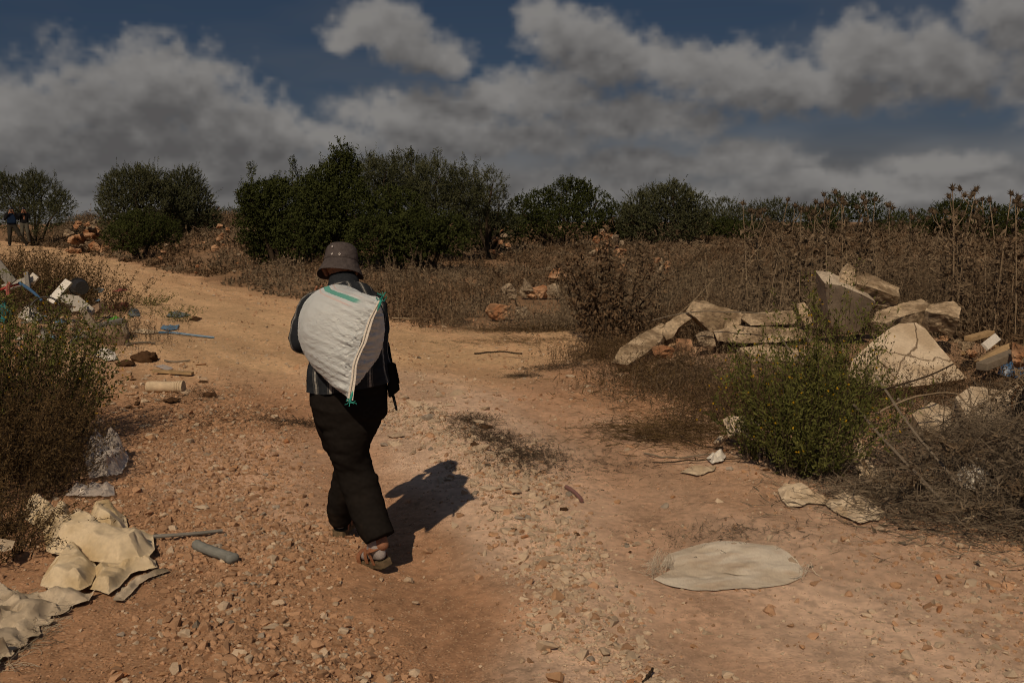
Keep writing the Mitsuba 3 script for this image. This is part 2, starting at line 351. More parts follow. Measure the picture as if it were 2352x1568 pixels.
def place_gravel():
    xs, ys, rs = [], [], []
    def add(x, y, r):
        xs.append(x); ys.append(y); rs.append(r)
    # near ground: fine grit everywhere, coarse stones in the stony strips
    x, y = stone_spots(105000, 3.3, 9.5, 0.5); s = stoniness(x, y)
    k = R.uniform(0, 1, len(x)) < 0.10 + 0.62 * s
    add(x[k], y[k], np.minimum(0.0040 * R.uniform(0.02, 1, k.sum()) ** -0.30, 0.011) * (y[k] / 4.5) ** 0.35)
    x, y = stone_spots(92000, 3.3, 11.0, 0.8); s = stoniness(x, y)
    k = R.uniform(0, 1, len(x)) < 0.02 + 0.75 * np.clip(s - 0.12, 0, 1) ** 1.3
    add(x[k], y[k], np.minimum(0.0105 * R.uniform(0.01, 1, k.sum()) ** -0.38, 0.042))
    for n, y0, y1, pw, r0, rmax in ((44000, 8.5, 17.0, 0.8, 0.0075, 0.036), (17000, 16, 45, 0.7, 0.015, 0.05)):
        x, y = stone_spots(n, y0, y1, pw)
        d = np.minimum(seg_dist(x, y, ROAD), seg_dist(x, y, BRANCH))
        lane = np.where(y > 14.5, (d < 2.6) * (0.25 + 0.6 * (d > 1.7)), 0.55)
        k = R.uniform(0, 1, n) < lane * (0.35 + fb(np.stack([x, y, 0 * x], -1), 1.4, 3, 74) + 0.4) * np.clip((12 - x * 3) / 8, 0.15, 1)
        add(x[k], y[k], np.minimum(r0 * R.uniform(0.02, 1, k.sum()) ** -0.42, rmax))
    x, y, r = map(np.concatenate, (xs, ys, rs))
    j = fb(np.stack([x, y, 0 * x], -1), 1.3, 3, 70) * 0.9
    pale = np.clip(0.12 + 0.95 * gmask(LINE_RUBBLE, x + j * 0.8, y, 0.42) + 0.45 * gmask(LINE_PALE, x + j, y, 0.7) + 0.3 * (x > 1.4) + 0.35 * (y > 10), 0, 1)
    k = R.uniform(0, 1, len(x))[:, None]
    base = np.where(R.uniform(0, 1, len(x))[:, None] < (0.05 + 0.75 * pale)[:, None], np.array([0.54, 0.44, 0.34]) * (0.75 + 0.4 * k), np.array([0.425, 0.272, 0.178]) * (0.74 + 0.5 * k))
    grey = R.uniform(0, 1, len(x)) < 0.015
    base[grey] = np.array([0.27, 0.235, 0.20]) * (0.6 + 0.8 * k[grey])
    fine = (r < 0.0085) | ((y > 10) & (r < 0.014))
    m0, c0 = scatter(x[fine], y[fine], r[fine], base[fine], 0.2, GRIT)
    big = (r > 0.0135) & (y < 9)
    mid = ~fine & ~big
    m1, c1 = scatter(x[mid], y[mid], r[mid], base[mid], 0.18)
    m2, c2 = scatter(x[big], y[big], r[big], base[big] * 0.94, 0.02, COARSE)
    scene['gravel_material'] = {'type': 'diffuse', 'reflectance': {'type': 'mesh_attribute', 'name': 'vertex_color'}}
    scene['gravel'] = ply(cat([m0, m1, m2]), 'gravel_material', color=np.vstack([c0, c1, c2]))
    labels['gravel'] = {'label': 'loose small stone chips and clods strewn over the dirt track', 'category': 'gravel', 'kind': 'stuff'}
place_gravel()
# ------------------------------------------------------------------ the walker
def spline(pts, n):
    from scipy.interpolate import PchipInterpolator
    pts = np.asarray(pts, float)
    s = np.concatenate([[0], np.cumsum(np.linalg.norm(np.diff(pts[:, :3], axis=0), axis=1))])
    return PchipInterpolator(s, pts)(np.linspace(0, s[-1], n)), s[-1]

def loft(rings, n=40, sides=36, across=(1, 0, 0), closed=True, power=2.0):
    """rings: (centre x, y, z, half width, half depth); returns vertices, faces, uv (angle, length)"""
    q, length = spline(rings, n)
    t = unit(np.gradient(q[:, :3], axis=0))
    u = np.asarray(across, float)[None] - t * (t @ np.asarray(across, float))[:, None]
    u = unit(u); w = np.cross(t, u)
    a = np.linspace(0, 2 * np.pi, sides + 1)
    c, s = np.cos(a), np.sin(a)
    c = np.sign(c) * np.abs(c) ** (2 / power); s = np.sign(s) * np.abs(s) ** (2 / power)
    v = q[:, None, :3] + q[:, 3, None, None] * c[None, :, None] * u[:, None] + q[:, 4, None, None] * s[None, :, None] * w[:, None]
    S = sides + 1
    uv = np.stack(np.broadcast_arrays(a[None] / (2 * np.pi), np.linspace(0, length, n)[:, None]), -1).reshape(-1, 2)
    i, j = np.meshgrid(np.arange(n - 1), np.arange(sides), indexing='ij')
    f = np.stack([i * S + j, i * S + j + 1, (i + 1) * S + j + 1, (i + 1) * S + j], -1).reshape(-1, 4)
    return v.reshape(-1, 3), np.vstack([f[:, [0, 1, 2]], f[:, [0, 2, 3]]]), uv

def closed_loft(rings, n=40, sides=32, across=(1, 0, 0), power=2.0):
    v, f, _ = loft(rings, n, sides, across, power=power)
    S = sides + 1
    keep = np.arange(len(v)).reshape(n, S); keep[:, -1] = keep[:, 0]
    f = keep.ravel()[f]
    c0, c1 = v.reshape(n, S, 3)[0, :-1].mean(0), v.reshape(n, S, 3)[-1, :-1].mean(0)
    v = np.vstack([v, c0, c1]); j = np.arange(sides); k = (j + 1) % sides
    f = np.vstack([f, np.stack([np.full(sides, len(v) - 2), k, j], -1), np.stack([np.full(sides, len(v) - 1), (n - 1) * S + j, (n - 1) * S + k], -1)])
    t = trimesh.Trimesh(v, f, process=True); t.merge_vertices()
    if t.volume < 0: t.invert()
    return manifold3d.Manifold(manifold3d.Mesh(t.vertices.astype(np.float32), t.faces.astype(np.uint32)))

def normals_of(v, f):
    v, f, n = meshkit.arrays((v, f), True)
    return n

def pr(u0, u1, v, y, depth):
    """a body ring between two pixels at depth y"""
    a, b = pix(u0, v, y), pix(u1, v, y)
    return [*((a + b) / 2), (b[0] - a[0]) / 2, depth]

def cloth(p, base, k=0.25):
    return base * (1 - k + 2 * k * mikit.fbm(p.x * 60, p.y * 60, p.z * 60, 2))

scene['skin'] = {'type': 'principled', 'base_color': proc(lambda p, n, uv: mi.Color3f(0.30, 0.15, 0.095) * (0.8 + 0.4 * mikit.fbm(p.x * 40, p.y * 40, p.z * 40, 2))), 'roughness': 0.55, 'specular': 0.3}
def trouser_colour(p, n, uv):
    dust = smoothstep(0.5, 0.05, p.z) * smoothstep(0.46, 0.78, mikit.fbm(p.x * 14, p.y * 14, p.z * 9, 3)) * 0.3
    return mix(cloth(p, mi.Color3f(0.0160, 0.0145, 0.0142)), mi.Color3f(0.07, 0.048, 0.034), dust)
scene['trouser_cloth'] = {'type': 'twosided', 'b': {'type': 'diffuse', 'reflectance': proc(trouser_colour)}}
def shirt_colour(p, n, uv):
    s = uv.x * 13.0 + 0.09 * noise(uv.y * 7.0, uv.x * 9.0) + 0.35
    d = dr.abs(s - dr.floor(s) - 0.5)
    dash = 0.65 + 0.35 * smoothstep(0.3, 0.6, noise(uv.y * 160.0, uv.x * 40.0))
    thin = smoothstep(0.075, 0.05, d) * dash
    side = smoothstep(0.035, 0.02, dr.abs(d - 0.13)) * 0.18
    return mix(cloth(p, mi.Color3f(0.026, 0.031, 0.040)), mi.Color3f(0.36, 0.37, 0.37), dr.clip(thin * 0.85 + side, 0, 1))
scene['shirt_cloth'] = {'type': 'twosided', 'b': {'type': 'diffuse', 'reflectance': proc(shirt_colour)}}
scene['hat_cloth'] = {'type': 'twosided', 'b': {'type': 'bumpmap', 'arbitrary': proc(lambda p, n, uv: mikit.fbm(p.x * 14, p.y * 14, p.z * 34, 3) + 0.12 * noise(p.x * 400, p.y * 400, p.z * 400), 1.5e-3), 'scale': 0.012,
                      'bsdf': {'type': 'diffuse', 'reflectance': proc(lambda p, n, uv: cloth(p, mi.Color3f(0.085, 0.076, 0.080)))}}}
scene['black_cloth'] = {'type': 'twosided', 'b': {'type': 'diffuse', 'reflectance': {'type': 'rgb', 'value': [0.012, 0.012, 0.013]}}}
scene['sock_cloth'] = {'type': 'twosided', 'b': {'type': 'diffuse', 'reflectance': {'type': 'rgb', 'value': [0.36, 0.345, 0.36]}}}
scene['leather'] = {'type': 'twosided', 'b': {'type': 'principled', 'base_color': proc(lambda p, n, uv: mix((0.20, 0.085, 0.045), (0.32, 0.15, 0.085), noise(p.x * 90, p.y * 90, p.z * 90))), 'roughness': 0.5}}
scene['sole_rubber'] = {'type': 'diffuse', 'reflectance': proc(lambda p, n, uv: mix((0.075, 0.065, 0.045), (0.20, 0.15, 0.10), noise(p.x * 60, p.y * 60, p.z * 60)))}
scene['steel'] = {'type': 'roughconductor', 'material': 'Al', 'alpha': 0.25}

def finger(base, d, up, length, r, curl, n=3):
    pts, p, dd = [np.array(base)], np.array(base, float), unit(d)
    for k in range(n):
        dd = unit(dd * math.cos(curl) + up * -math.sin(curl)) if k else dd
        up = unit(up - dd * (up @ dd))
        p = p + dd * length * (0.42, 0.32, 0.26)[k]
        pts.append(p)
    return chain(pts, [r, r * 0.95, r * 0.85, r * 0.72], 8)

def hand(wrist, d, back, s=1.0, curl=0.75, flip=1):
    """a gripping hand: palm along d with its back facing `back`; fingers bend away from the back"""
    d, back = unit(d), unit(back - d * (back @ d) / (d @ d))
    side = np.cross(d, back) * flip
    kn = [wrist + d * 0.085 * s + side * (0.033 - 0.022 * k) * s for k in range(4)]
    ms = [hull_of([(wrist, 0.022 * s), (kn[0], 0.013 * s), (kn[3], 0.012 * s), (wrist + d * 0.03 * s + side * 0.028 * s, 0.014 * s), (wrist + d * 0.03 * s - side * 0.022 * s, 0.014 * s)], 10)]
    for k, ln in enumerate((0.072, 0.080, 0.074, 0.058)):
        ms += finger(kn[k], d + side * (0.12 - 0.08 * k), back, ln * s, 0.0088 * s, curl + 0.06 * k)
    ms += finger(wrist + d * 0.028 * s + side * 0.032 * s, unit(d * 0.75 + side * 0.65 - back * 0.3), back, 0.062 * s, 0.010 * s, 0.45)
    return ms

w1 = thing('person', 'person in a grey bucket hat and striped shirt walking away carrying a white sack', 'person')
HIPL, HIPR = pix(768, 905, 5.14), pix(838, 905, 5.10)
KNL, ANL, TOL = pix(793, 1066, 5.34), pix(781, 1207, 5.50), pix(795, 1212, 5.70)
KNR, ANR = pix(808, 1060, 5.15), pix(877, 1262, 4.985)
CHEST, NECK, HEAD = pix(795, 740, 5.22), pix(785, 662, 5.34), pix(783, 618, 5.40)
SHL, SHR, ELL, ELR = pix(728, 700, 5.27), pix(852, 700, 5.27), pix(691, 776, 5.22), pix(872, 792, 5.30)
WRL, WRR = pix(728, 712, 5.37), pix(828, 712, 5.50)
HEADF = unit(np.array([-0.05, 0.93, -0.36]))      # where the face looks: ahead and down
HEADU = unit(np.array([0, 0.36, 0.93]))
side_h = np.cross(HEADF, HEADU)
body = [hull_of([(HEAD + HEADU * 0.025, 0.078), (HEAD + HEADF * 0.045 - HEADU * 0.005, 0.064), (HEAD - HEADF * 0.03 + HEADU * 0.01, 0.074)], 20),
        hull_of([(HEAD + HEADF * 0.05 - HEADU * 0.05, 0.05), (HEAD + HEADF * 0.075 - HEADU * 0.095, 0.024), (HEAD - HEADF * 0.01 - HEADU * 0.05, 0.055)], 16),
        hull_of([(HEAD + HEADF * 0.105 + HEADU * 0.0, 0.009), (HEAD + HEADF * 0.128 - HEADU * 0.035, 0.011), (HEAD + HEADF * 0.10 - HEADU * 0.04, 0.015)], 10),
        hull_of([(HEAD + HEADF * 0.102 - HEADU * 0.066 + side_h * 0.018, 0.008), (HEAD + HEADF * 0.102 - HEADU * 0.066 - side_h * 0.018, 0.008)], 8),
        hull_of([(HEAD - HEADU * 0.03 - HEADF * 0.02, 0.056), (NECK, 0.058)], 16), hull_of([(NECK, 0.06), (CHEST + [0, 0, 0.10], 0.08)], 16)]
for s in (-1, 1):
    body.append(hull_of([(HEAD + side_h * s * 0.078 + HEADU * 0.02 - HEADF * 0.005, 0.013), (HEAD + side_h * s * 0.092 + HEADU * 0.0 - HEADF * 0.018, 0.014), (HEAD + side_h * s * 0.076 - HEADU * 0.032, 0.010)], 10))
    body.append(hull_of([(HEAD + HEADF * 0.088 + HEADU * 0.012 + side_h * s * 0.032, 0.014), (HEAD + HEADF * 0.08 + HEADU * 0.012 + side_h * s * 0.04, 0.014)], 10))
PEL = (HIPL + HIPR) / 2
body += [hull_of([(CHEST + [s, 0, dz], 0.09) for s in (-0.075, 0.075) for dz in (-0.05, 0.08)] + [(PEL + [s, 0, 0.05], 0.10) for s in (-0.06, 0.06)], 14)]
body += chain([CHEST + [-0.08, 0, 0.09], SHL, ELL, WRL], [0.06, 0.045, 0.036, 0.023]) + chain([CHEST + [0.08, 0, 0.09], SHR, ELR, WRR], [0.06, 0.045, 0.036, 0.023])
body += chain([PEL + [-0.05, 0, 0], HIPL, KNL, ANL + [0, 0, 0.03]], [0.10, 0.075, 0.05, 0.036]) + chain([PEL + [0.05, 0, 0], HIPR, KNR, ANR + [0, 0, 0.03]], [0.10, 0.075, 0.05, 0.036])
body += hand(WRL, np.array([0.25, 0.25, 0.95]), np.array([-0.3, 0.95, -0.1]), 1.0, 0.8, -1) + hand(WRR, np.array([-0.75, 0.1, 0.5]), np.array([0.2, 0.95, 0.1]), 1.0, 0.8, 1)
bm = fuse(body, 0.019, 4)
scene[w1 + '__body'] = ply(bm, 'skin', smooth=True)

# trousers
pel = closed_loft([pr(716, 886, 862, 5.13, 0.15), pr(711, 890, 895, 5.12, 0.165), pr(713, 890, 930, 5.11, 0.17), pr(722, 876, 962, 5.11, 0.15), pr(752, 850, 985, 5.12, 0.10)], 24, 40)
legR = closed_loft([pr(735, 888, 905, 5.10, 0.13), pr(738, 878, 950, 5.09, 0.135), pr(743, 861, 995, 5.09, 0.125), pr(757, 848, 1035, 5.10, 0.11), pr(772, 857, 1075, 5.12, 0.10), pr(786, 871, 1120, 5.11, 0.10), pr(801, 885, 1165, 5.07, 0.098), pr(818, 897, 1205, 5.02, 0.098), pr(832, 905, 1226, 4.99, 0.088), pr(838, 908, 1237, 4.98, 0.082)], 48, 32)
legL = closed_loft([pr(713, 800, 905, 5.16, 0.13), pr(720, 806, 950, 5.19, 0.13), pr(741, 820, 1005, 5.25, 0.12), pr(764, 832, 1055, 5.33, 0.105), pr(764, 826, 1095, 5.38, 0.095), pr(755, 814, 1140, 5.42, 0.09), pr(751, 811, 1176, 5.47, 0.085), pr(756, 809, 1192, 5.49, 0.075)], 40, 28)
tm = fuse([pel, legR, legL], 0.018, 6)
tv, tf, tn = meshkit.arrays(tm, True)
leg = np.clip((0.95 - tv[:, 2]) / 0.3, 0, 1)[:, None]
knee = np.exp(-((tv[:, 2] - 0.47) / 0.13) ** 2)[:, None]
fold = fb(tv * [7, 7, 26] + [0, 0, 3], 1.0, 3, 90)[:, None] + 0.8 * fb((tv @ np.array([[1, 0, 0.5], [0, 1, 0.2], [-0.4, 0, 1]])) * [9, 9, 30], 1.0, 3, 91)[:, None]
tv = tv + tn * (fold * (0.011 + 0.010 * knee * leg) + 0.004 * fb(tv, 6, 2, 93)[:, None])
scene[w1 + '__trousers'] = ply((tv, tf), 'trouser_cloth', smooth=True)

# shirt, sleeves, collar
v, f, uv = loft([pr(704, 902, 884, 5.115, 0.175), pr(705, 899, 862, 5.115, 0.175), pr(709, 894, 825, 5.125, 0.165), pr(712, 888, 780, 5.15, 0.155), pr(709, 884, 735, 5.20, 0.15), pr(712, 878, 702, 5.25, 0.135), pr(730, 862, 682, 5.285, 0.11), pr(748, 838, 668, 5.31, 0.085), pr(756, 828, 660, 5.325, 0.068)], 60, 96)
nn = normals_of(v, f)
hang = np.clip((1.15 - v[:, 2]) / 0.25, 0, 1)
wv = 0.011 * hang * np.sin(uv[:, 0] * 2 * np.pi * 9 + 2 * fb(v, 4, 2, 95)) + 0.028 * fb(v * [8, 8, 16], 1, 3, 96)
v = v + nn * wv[:, None]
v[:, 2] -= hang ** 2 * (0.022 * np.clip((-0.80 - v[:, 0]) / 0.15, -1, 1) + 0.030 * fb(np.stack([v[:, 0] * 7, v[:, 1] * 7, 0 * v[:, 0]], -1), 1, 2, 99))
seam_fix = np.arange(len(v)).reshape(60, 97); v[seam_fix[:, -1]] = v[seam_fix[:, 0]]
scene[w1 + '__shirt'] = ply((v, f), 'shirt_cloth', smooth=True, uv=uv)
for k, (pts, rad) in enumerate((([pix(742, 694, 5.28), pix(715, 708, 5.265), pix(701, 738, 5.245), pix(690, 772, 5.215), pix(697, 786, 5.25), pix(708, 768, 5.31), pix(722, 728, 5.36)], (0.075, 0.072, 0.066, 0.064, 0.062, 0.054, 0.044)),
                                ([pix(840, 694, 5.28), pix(860, 710, 5.265), pix(868, 745, 5.26), pix(868, 785, 5.28), pix(862, 790, 5.36), pix(848, 755, 5.44), pix(834, 722, 5.50)], (0.075, 0.068, 0.06, 0.058, 0.056, 0.05, 0.042)))):
    v, f, uv = loft([[*p, r, r] for p, r in zip(pts, rad)], 44, 36, (0.3, -0.9, 0.2))
    uv[:, 0] *= 0.42
    nn = normals_of(v, f)
    v = v + nn * (0.034 * fb(v * [10, 10, 15], 1, 3, 97 + k))[:, None]
    ix = np.arange(len(v)).reshape(44, 37); v[ix[:, -1]] = v[ix[:, 0]]
    part(w1, 'sleeve', ply((v, f), 'shirt_cloth', smooth=True, uv=uv))
v, f, uv = loft([[*(pix(791, 668, 5.31)), 0.094, 0.088], [*pix(790, 656, 5.325), 0.086, 0.080], [*pix(789, 646, 5.335), 0.080, 0.074], [*pix(789, 650, 5.34), 0.070, 0.064]], 14, 40)
uv[:, 0] = uv[:, 1] * 0.9 + 0.005
part(w1, 'collar', ply((v, f), 'shirt_cloth', smooth=True, uv=uv))

# bucket hat, tilted forward with the head
prof = [(0.002, 0.140), (0.040, 0.138), (0.066, 0.130), (0.083, 0.112), (0.090, 0.090), (0.093, 0.066), (0.095, 0.045), (0.0955, 0.040), (0.096, 0.036), (0.108, 0.012), (0.120, -0.012), (0.129, -0.030), (0.1295, -0.033), (0.127, -0.033), (0.117, -0.012), (0.105, 0.010)]
a = np.linspace(0, 2 * np.pi, 57)
hv, hf = [], []
hc, hu, hy, hx = HEAD - HEADF * 0.008 + HEADU * 0.0, unit(np.array([0.03, 0.27, 0.96])), None, None
hy = unit(np.array([0, 1, 0]) - hu * hu[1]); hx = np.cross(hy, hu)
for r, z in prof:
    hv.append(hc + hu * z + r * (np.cos(a)[:, None] * hx * 0.96 + np.sin(a)[:, None] * hy * 1.08))
hv = np.array(hv); S = hv.shape[1]
brim = np.array([max(0, (r - 0.09) / 0.04) for r, z in prof])
hv += hu * (brim[:, None] * (0.010 * np.cos(2 * a + 0.3) + 0.006 * np.sin(3 * a)))[..., None] * -1
hv = hv.reshape(-1, 3)
i, j = np.meshgrid(np.arange(len(prof) - 1), np.arange(S - 1), indexing='ij')
q = np.stack([i * S + j, (i + 1) * S + j, (i + 1) * S + j + 1, i * S + j + 1], -1).reshape(-1, 4)
scene[w1 + '__hat'] = ply((hv, np.vstack([q[:, [0, 1, 2]], q[:, [0, 2, 3]]])), 'hat_cloth', smooth=35)
labels[w1 + '__hat'] = {'label': 'dark grey cotton bucket hat with metal eyelets'}
band = []
for z, r in ((0.042, 0.0975),):
    for zz in (z, z + 0.008):
        band.append(hc + hu * zz + r * (np.cos(a)[:, None] * hx * 0.965 + np.sin(a)[:, None] * hy * 1.085))
bv = np.vstack(band); jj = np.arange(S - 1)
part(w1 + '__hat', 'band', ply((bv, np.vstack([np.stack([jj, jj + 1, S + jj + 1], -1), np.stack([jj, S + jj + 1, S + jj], -1)])), 'hat_cloth', smooth=True))
for an, z in ((-1.98, 0.098), (-1.98, 0.058), (-1.50, 0.056)):
    c = hc + hu * z + 0.0945 * (math.cos(an) * hx * 0.96 + math.sin(an) * hy * 1.08)
    ring = trimesh.creation.torus(0.0042, 0.0016, major_sections=12, minor_sections=6)
    Z = unit(math.cos(an) * hx + math.sin(an) * hy); X = unit(np.cross(hu, Z)); M = np.eye(4); M[:3, :3] = np.stack([X, np.cross(Z, X), Z], 1); M[:3, 3] = c
    ring.apply_transform(M)
    part(w1 + '__hat', 'eyelet', ply(ring, 'steel', smooth=True))

# feet: sock, sole, straps
def sandal(ank, heading, pitch, roll, cx=0):
    """local frame: x right, y toes, z up; the sole lies at z = 0..0.028, heel at y = -0.06"""
    from shapely.geometry import Polygon
    t = np.linspace(0, 1, 15)
    L, ctr = 0.27, 0.0
    y = -0.07 + L * t
    hw = np.interp(t, [0, 0.06, 0.25, 0.5, 0.72, 0.9, 1.0], [0.022, 0.033, 0.036, 0.037, 0.047, 0.036, 0.012])
    poly = Polygon(np.vstack([np.stack([hw, y], -1), np.stack([-hw, y], -1)[::-1]])).buffer(0.006)
    sole = trimesh.creation.extrude_polygon(poly, 0.030, engine='earcut')
    tread = [trimesh.creation.box((0.075, 0.008, 0.006)).apply_translation((0, -0.055 + 0.026 * k, -0.002)) for k in range(9)]
    sole = trimesh.util.concatenate([sole] + tread)
    foot = fuse([hull_of([((0, -0.035, 0.065), 0.032), ((0, 0.0, 0.10), 0.036), ((0, -0.02, 0.17), 0.037)], 12), hull_of([((0, -0.035, 0.063), 0.031), ((0, 0.07, 0.062), 0.031), ((0, 0.0, 0.10), 0.036)], 12),
                 hull_of([((-0.016, 0.07, 0.058), 0.027), ((0.016, 0.07, 0.056), 0.026), ((0.018, 0.155, 0.046), 0.015), ((-0.014, 0.165, 0.046), 0.016)], 12)], 0.012, 4)
    straps = []
    def band(path, wd, th=0.003):
        p = np.asarray(path, float); tt = unit(np.gradient(p, axis=0)); out = unit(p - np.array([0, p[:, 1].mean(), 0.05])); out = unit(out - tt * (out * tt).sum(1, keepdims=True)); w = np.cross(tt, out)
        v = np.concatenate([p + w * wd, p - w * wd, p - w * wd + out * th, p + w * wd + out * th]); n = len(p); fs = []
        for k in range(4):
            A, B = k * n, ((k + 1) % 4) * n; i = np.arange(n - 1)
            fs += [np.stack([A + i, A + i + 1, B + i + 1], -1), np.stack([A + i, B + i + 1, B + i], -1)]
        return v, np.vstack(fs)
    g = np.linspace(0, np.pi, 13)
    straps.append(band(np.stack([0.045 * np.cos(g), 0.06 * np.sin(g) * -1 * 0.72 - 0.01, 0.105 + 0 * g], -1), 0.016))
    straps.append(band(np.stack([0.046 * np.cos(g), 0.045 + 0 * g, 0.03 + 0.078 * np.sin(g) ** 0.7], -1), 0.014))
    straps.append(band(np.stack([0.053 * np.cos(g), 0.115 + 0 * g, 0.03 + 0.052 * np.sin(g) ** 0.7], -1), 0.018))
    for s in (-1, 1):
        straps.append(band(np.array([[0.041 * s, -0.012, 0.02], [0.043 * s, -0.008, 0.06], [0.044 * s, 0.0, 0.108]]), 0.010))
    M = (trimesh.transformations.translation_matrix(ank) @ trimesh.transformations.rotation_matrix(heading, [0, 0, 1]) @ trimesh.transformations.rotation_matrix(pitch, [1, 0, 0], [0, 0.13, 0]) @ trimesh.transformations.rotation_matrix(roll, [0, 1, 0], [-0.035 * np.sign(roll), 0, 0]))
    out = []
    for m in (sole, foot, trimesh.Trimesh(*cat(straps), process=False)):
        m.apply_transform(M); out.append(m)
    return out
gR = gnd(868, 1302); gL = gnd(784, 1231)
for (sole, foot, strap) in (sandal([gR[0] + 0.005, gR[1] + 0.07, float(surf(gR[0], gR[1])) + 0.012], math.radians(40), math.radians(-11), math.radians(-15)), sandal([gL[0] - 0.01, gL[1] + 0.07, float(surf(gL[0], gL[1])) + 0.004], math.radians(-6), 0, 0.01)):
    part(w1, 'sock', ply(foot, 'sock_cloth', smooth=True))
    s = part(w1, 'sandal', ply(sole, 'sole_rubber', smooth=False))
    part(s, 'strap', ply(strap, 'leather', smooth=False))

# ------------------------------------------------------------------ the sack on the walker's back
A_, B_ = pix(872, 687, 4.74), pix(801, 918, 4.72)
Mid, Cen, Far = (A_ + B_) / 2, pix(787, 764, 4.97), pix(752, 704, 5.24)
e1 = unit(A_ - B_)
half = np.linalg.norm(A_ - B_) / 2
n, sides = 70, 160
tt = np.linspace(0, 1, n)
ctrl = np.array([Mid, Mid * 0.45 + Cen * 0.55, Cen, Cen * 0.5 + Far * 0.5, Far])
from scipy.interpolate import CubicSpline
path = CubicSpline([0, 0.25, 0.48, 0.75, 1], ctrl)(tt)
ha = np.interp(tt, [0, 0.06, 0.2, 0.48, 0.75, 0.93, 1], [half, half * 0.99, half * 0.95, 0.222, 0.195, 0.10, 0.02])
hb = 0.220 * np.sin(np.clip(tt / 0.52, 0, 1) * np.pi / 2) ** 0.70 * np.interp(tt, [0, 0.55, 0.75, 0.93, 1], [1, 1, 0.85, 0.42, 0.06]) + 0.004
a = np.linspace(0, 2 * np.pi, sides + 1)
t = unit(np.gradient(path, axis=0))
v = []
for k in range(n):
    q_ = np.clip((tt[k] - 0.12) / 0.45, 0, 1); q_ = q_ * q_ * (3 - 2 * q_)
    ax = unit(unit(Cen - Mid) * (1 - q_) + t[k] * q_)
    E = unit(e1 - ax * (e1 @ ax) * q_)
    W = unit(np.cross(ax, E))
    pw = np.interp(tt[k], [0, 0.5, 1], [1.12, 1.0, 1.0])
    ca, sa = np.cos(a), np.sin(a)
    pw = np.where(ca > 0, np.interp(tt[k], [0, 0.2, 0.5, 1], [1.12, 1.0, 0.86, 0.95]), pw)
    v.append(path[k] + (ha[k] * np.sign(ca) * np.abs(ca) ** pw)[:, None] * E + (hb[k] * np.sign(sa) * np.abs(sa) ** pw)[:, None] * W)
v = np.array(v); S = sides + 1
along = (v - Mid) @ e1
i, j = np.meshgrid(np.arange(n - 1), np.arange(sides), indexing='ij')
q = np.stack([i * S + j, i * S + j + 1, (i + 1) * S + j + 1, (i + 1) * S + j], -1).reshape(-1, 4)
sf = np.vstack([q[:, [0, 1, 2]], q[:, [0, 2, 3]]])
v[..., 0] -= 0.024 * (1 - np.clip(along / half, -1, 1) ** 2) * np.exp(-(tt / 0.16) ** 2)[:, None]
sv = v.reshape(-1, 3)
nn = normals_of(sv, sf)
al = along.ravel(); tr_ = np.repeat(tt, S)
pleat = (fb(np.stack([al * 95, tr_ * 3, np.sign(nn @ np.array([1, 0, 0])) * 3], -1), 1, 2, 110) * 1.3) * np.exp(-tr_ / 0.17) * np.clip(tr_ / 0.02, 0, 1) * 0.034
crease = fb(sv, 9, 3, 111) * 0.010 + (np.abs(fb(sv @ np.array([[1, 0.4, 0], [-0.3, 1, 0.2], [0.3, 0, 1]]) * [14, 14, 40], 1, 2, 112)) - 0.1) * 0.004
dent = 0.03 * fb(sv, 3.2, 2, 114)
sv = sv + nn * (pleat + (crease + dent) * np.clip(tr_ / 0.15, 0, 1))[:, None]
ix = np.arange(len(sv)).reshape(n, S); sv[ix[:, -1]] = sv[ix[:, 0]]
suv = np.stack([np.tile(a / (2 * np.pi), n), tr_], -1)
def sack_colour(p, n_, uv):
    white = mi.Color3f(0.535, 0.60, 0.665) * (0.86 + 0.22 * mikit.fbm(p.x * 25, p.y * 25, p.z * 25, 3)) 
    dirt = smoothstep(0.55, 0.8, mikit.fbm(p.x * 7, p.y * 7, p.z * 7, 3)) * 0.25
    u = uv.x - dr.floor(uv.x)
    stripe = smoothstep(0.006, 0.003, dr.abs(u - STRIPE) - 0.008) * smoothstep(0.10, 0.16, uv.y)
    pink = smoothstep(0.003, 0.001, dr.abs(u - STRIPE - 0.030) - 0.0015) * 0.5 + smoothstep(0.003, 0.001, dr.abs(u - STRIPE + 0.030) - 0.0015) * 0.5
    c = mix(white, mi.Color3f(0.44, 0.41, 0.37), dirt)
    c = mix(c, mi.Color3f(0.62, 0.42, 0.40), pink * smoothstep(0.1, 0.2, uv.y))
    return mix(c, mi.Color3f(0.075, 0.34, 0.30), stripe * 0.9)
STRIPE = 0.905
def weave(p, n_, uv):
    a_, b_ = uv.x * 520.0, uv.y * 300.0
    return 0.35 * noise(a_ * 0.5, b_ * 0.5, 3.0) + 0.65 * mikit.fbm((p.x + p.z * 0.6) * 28, p.y * 28, (p.z - p.x * 0.6) * 75, 3)
scene['woven_plastic'] = {'type': 'twosided', 'b': {'type': 'bumpmap', 'arbitrary': proc(weave, 2e-3), 'scale': 0.010, 'bsdf': {'type': 'principled', 'base_color': proc(sack_colour), 'roughness': 0.40, 'specular': 0.45}}}
scene['white_tape'] = {'type': 'twosided', 'b': {'type': 'diffuse', 'reflectance': proc(lambda p, n, uv: mi.Color3f(0.74, 0.72, 0.69) * (0.8 + 0.3 * noise(p.x * 120, p.y * 120, p.z * 120)))}}
scene['teal_thread'] = {'type': 'diffuse', 'reflectance': {'type': 'rgb', 'value': [0.05, 0.36, 0.32]}}
scene['grey_thread'] = {'type': 'diffuse', 'reflectance': {'type': 'rgb', 'value': [0.30, 0.30, 0.29]}}
sk = thing('sack', 'bulging white woven plastic sack slung over the walking person\'s back', 'sack')
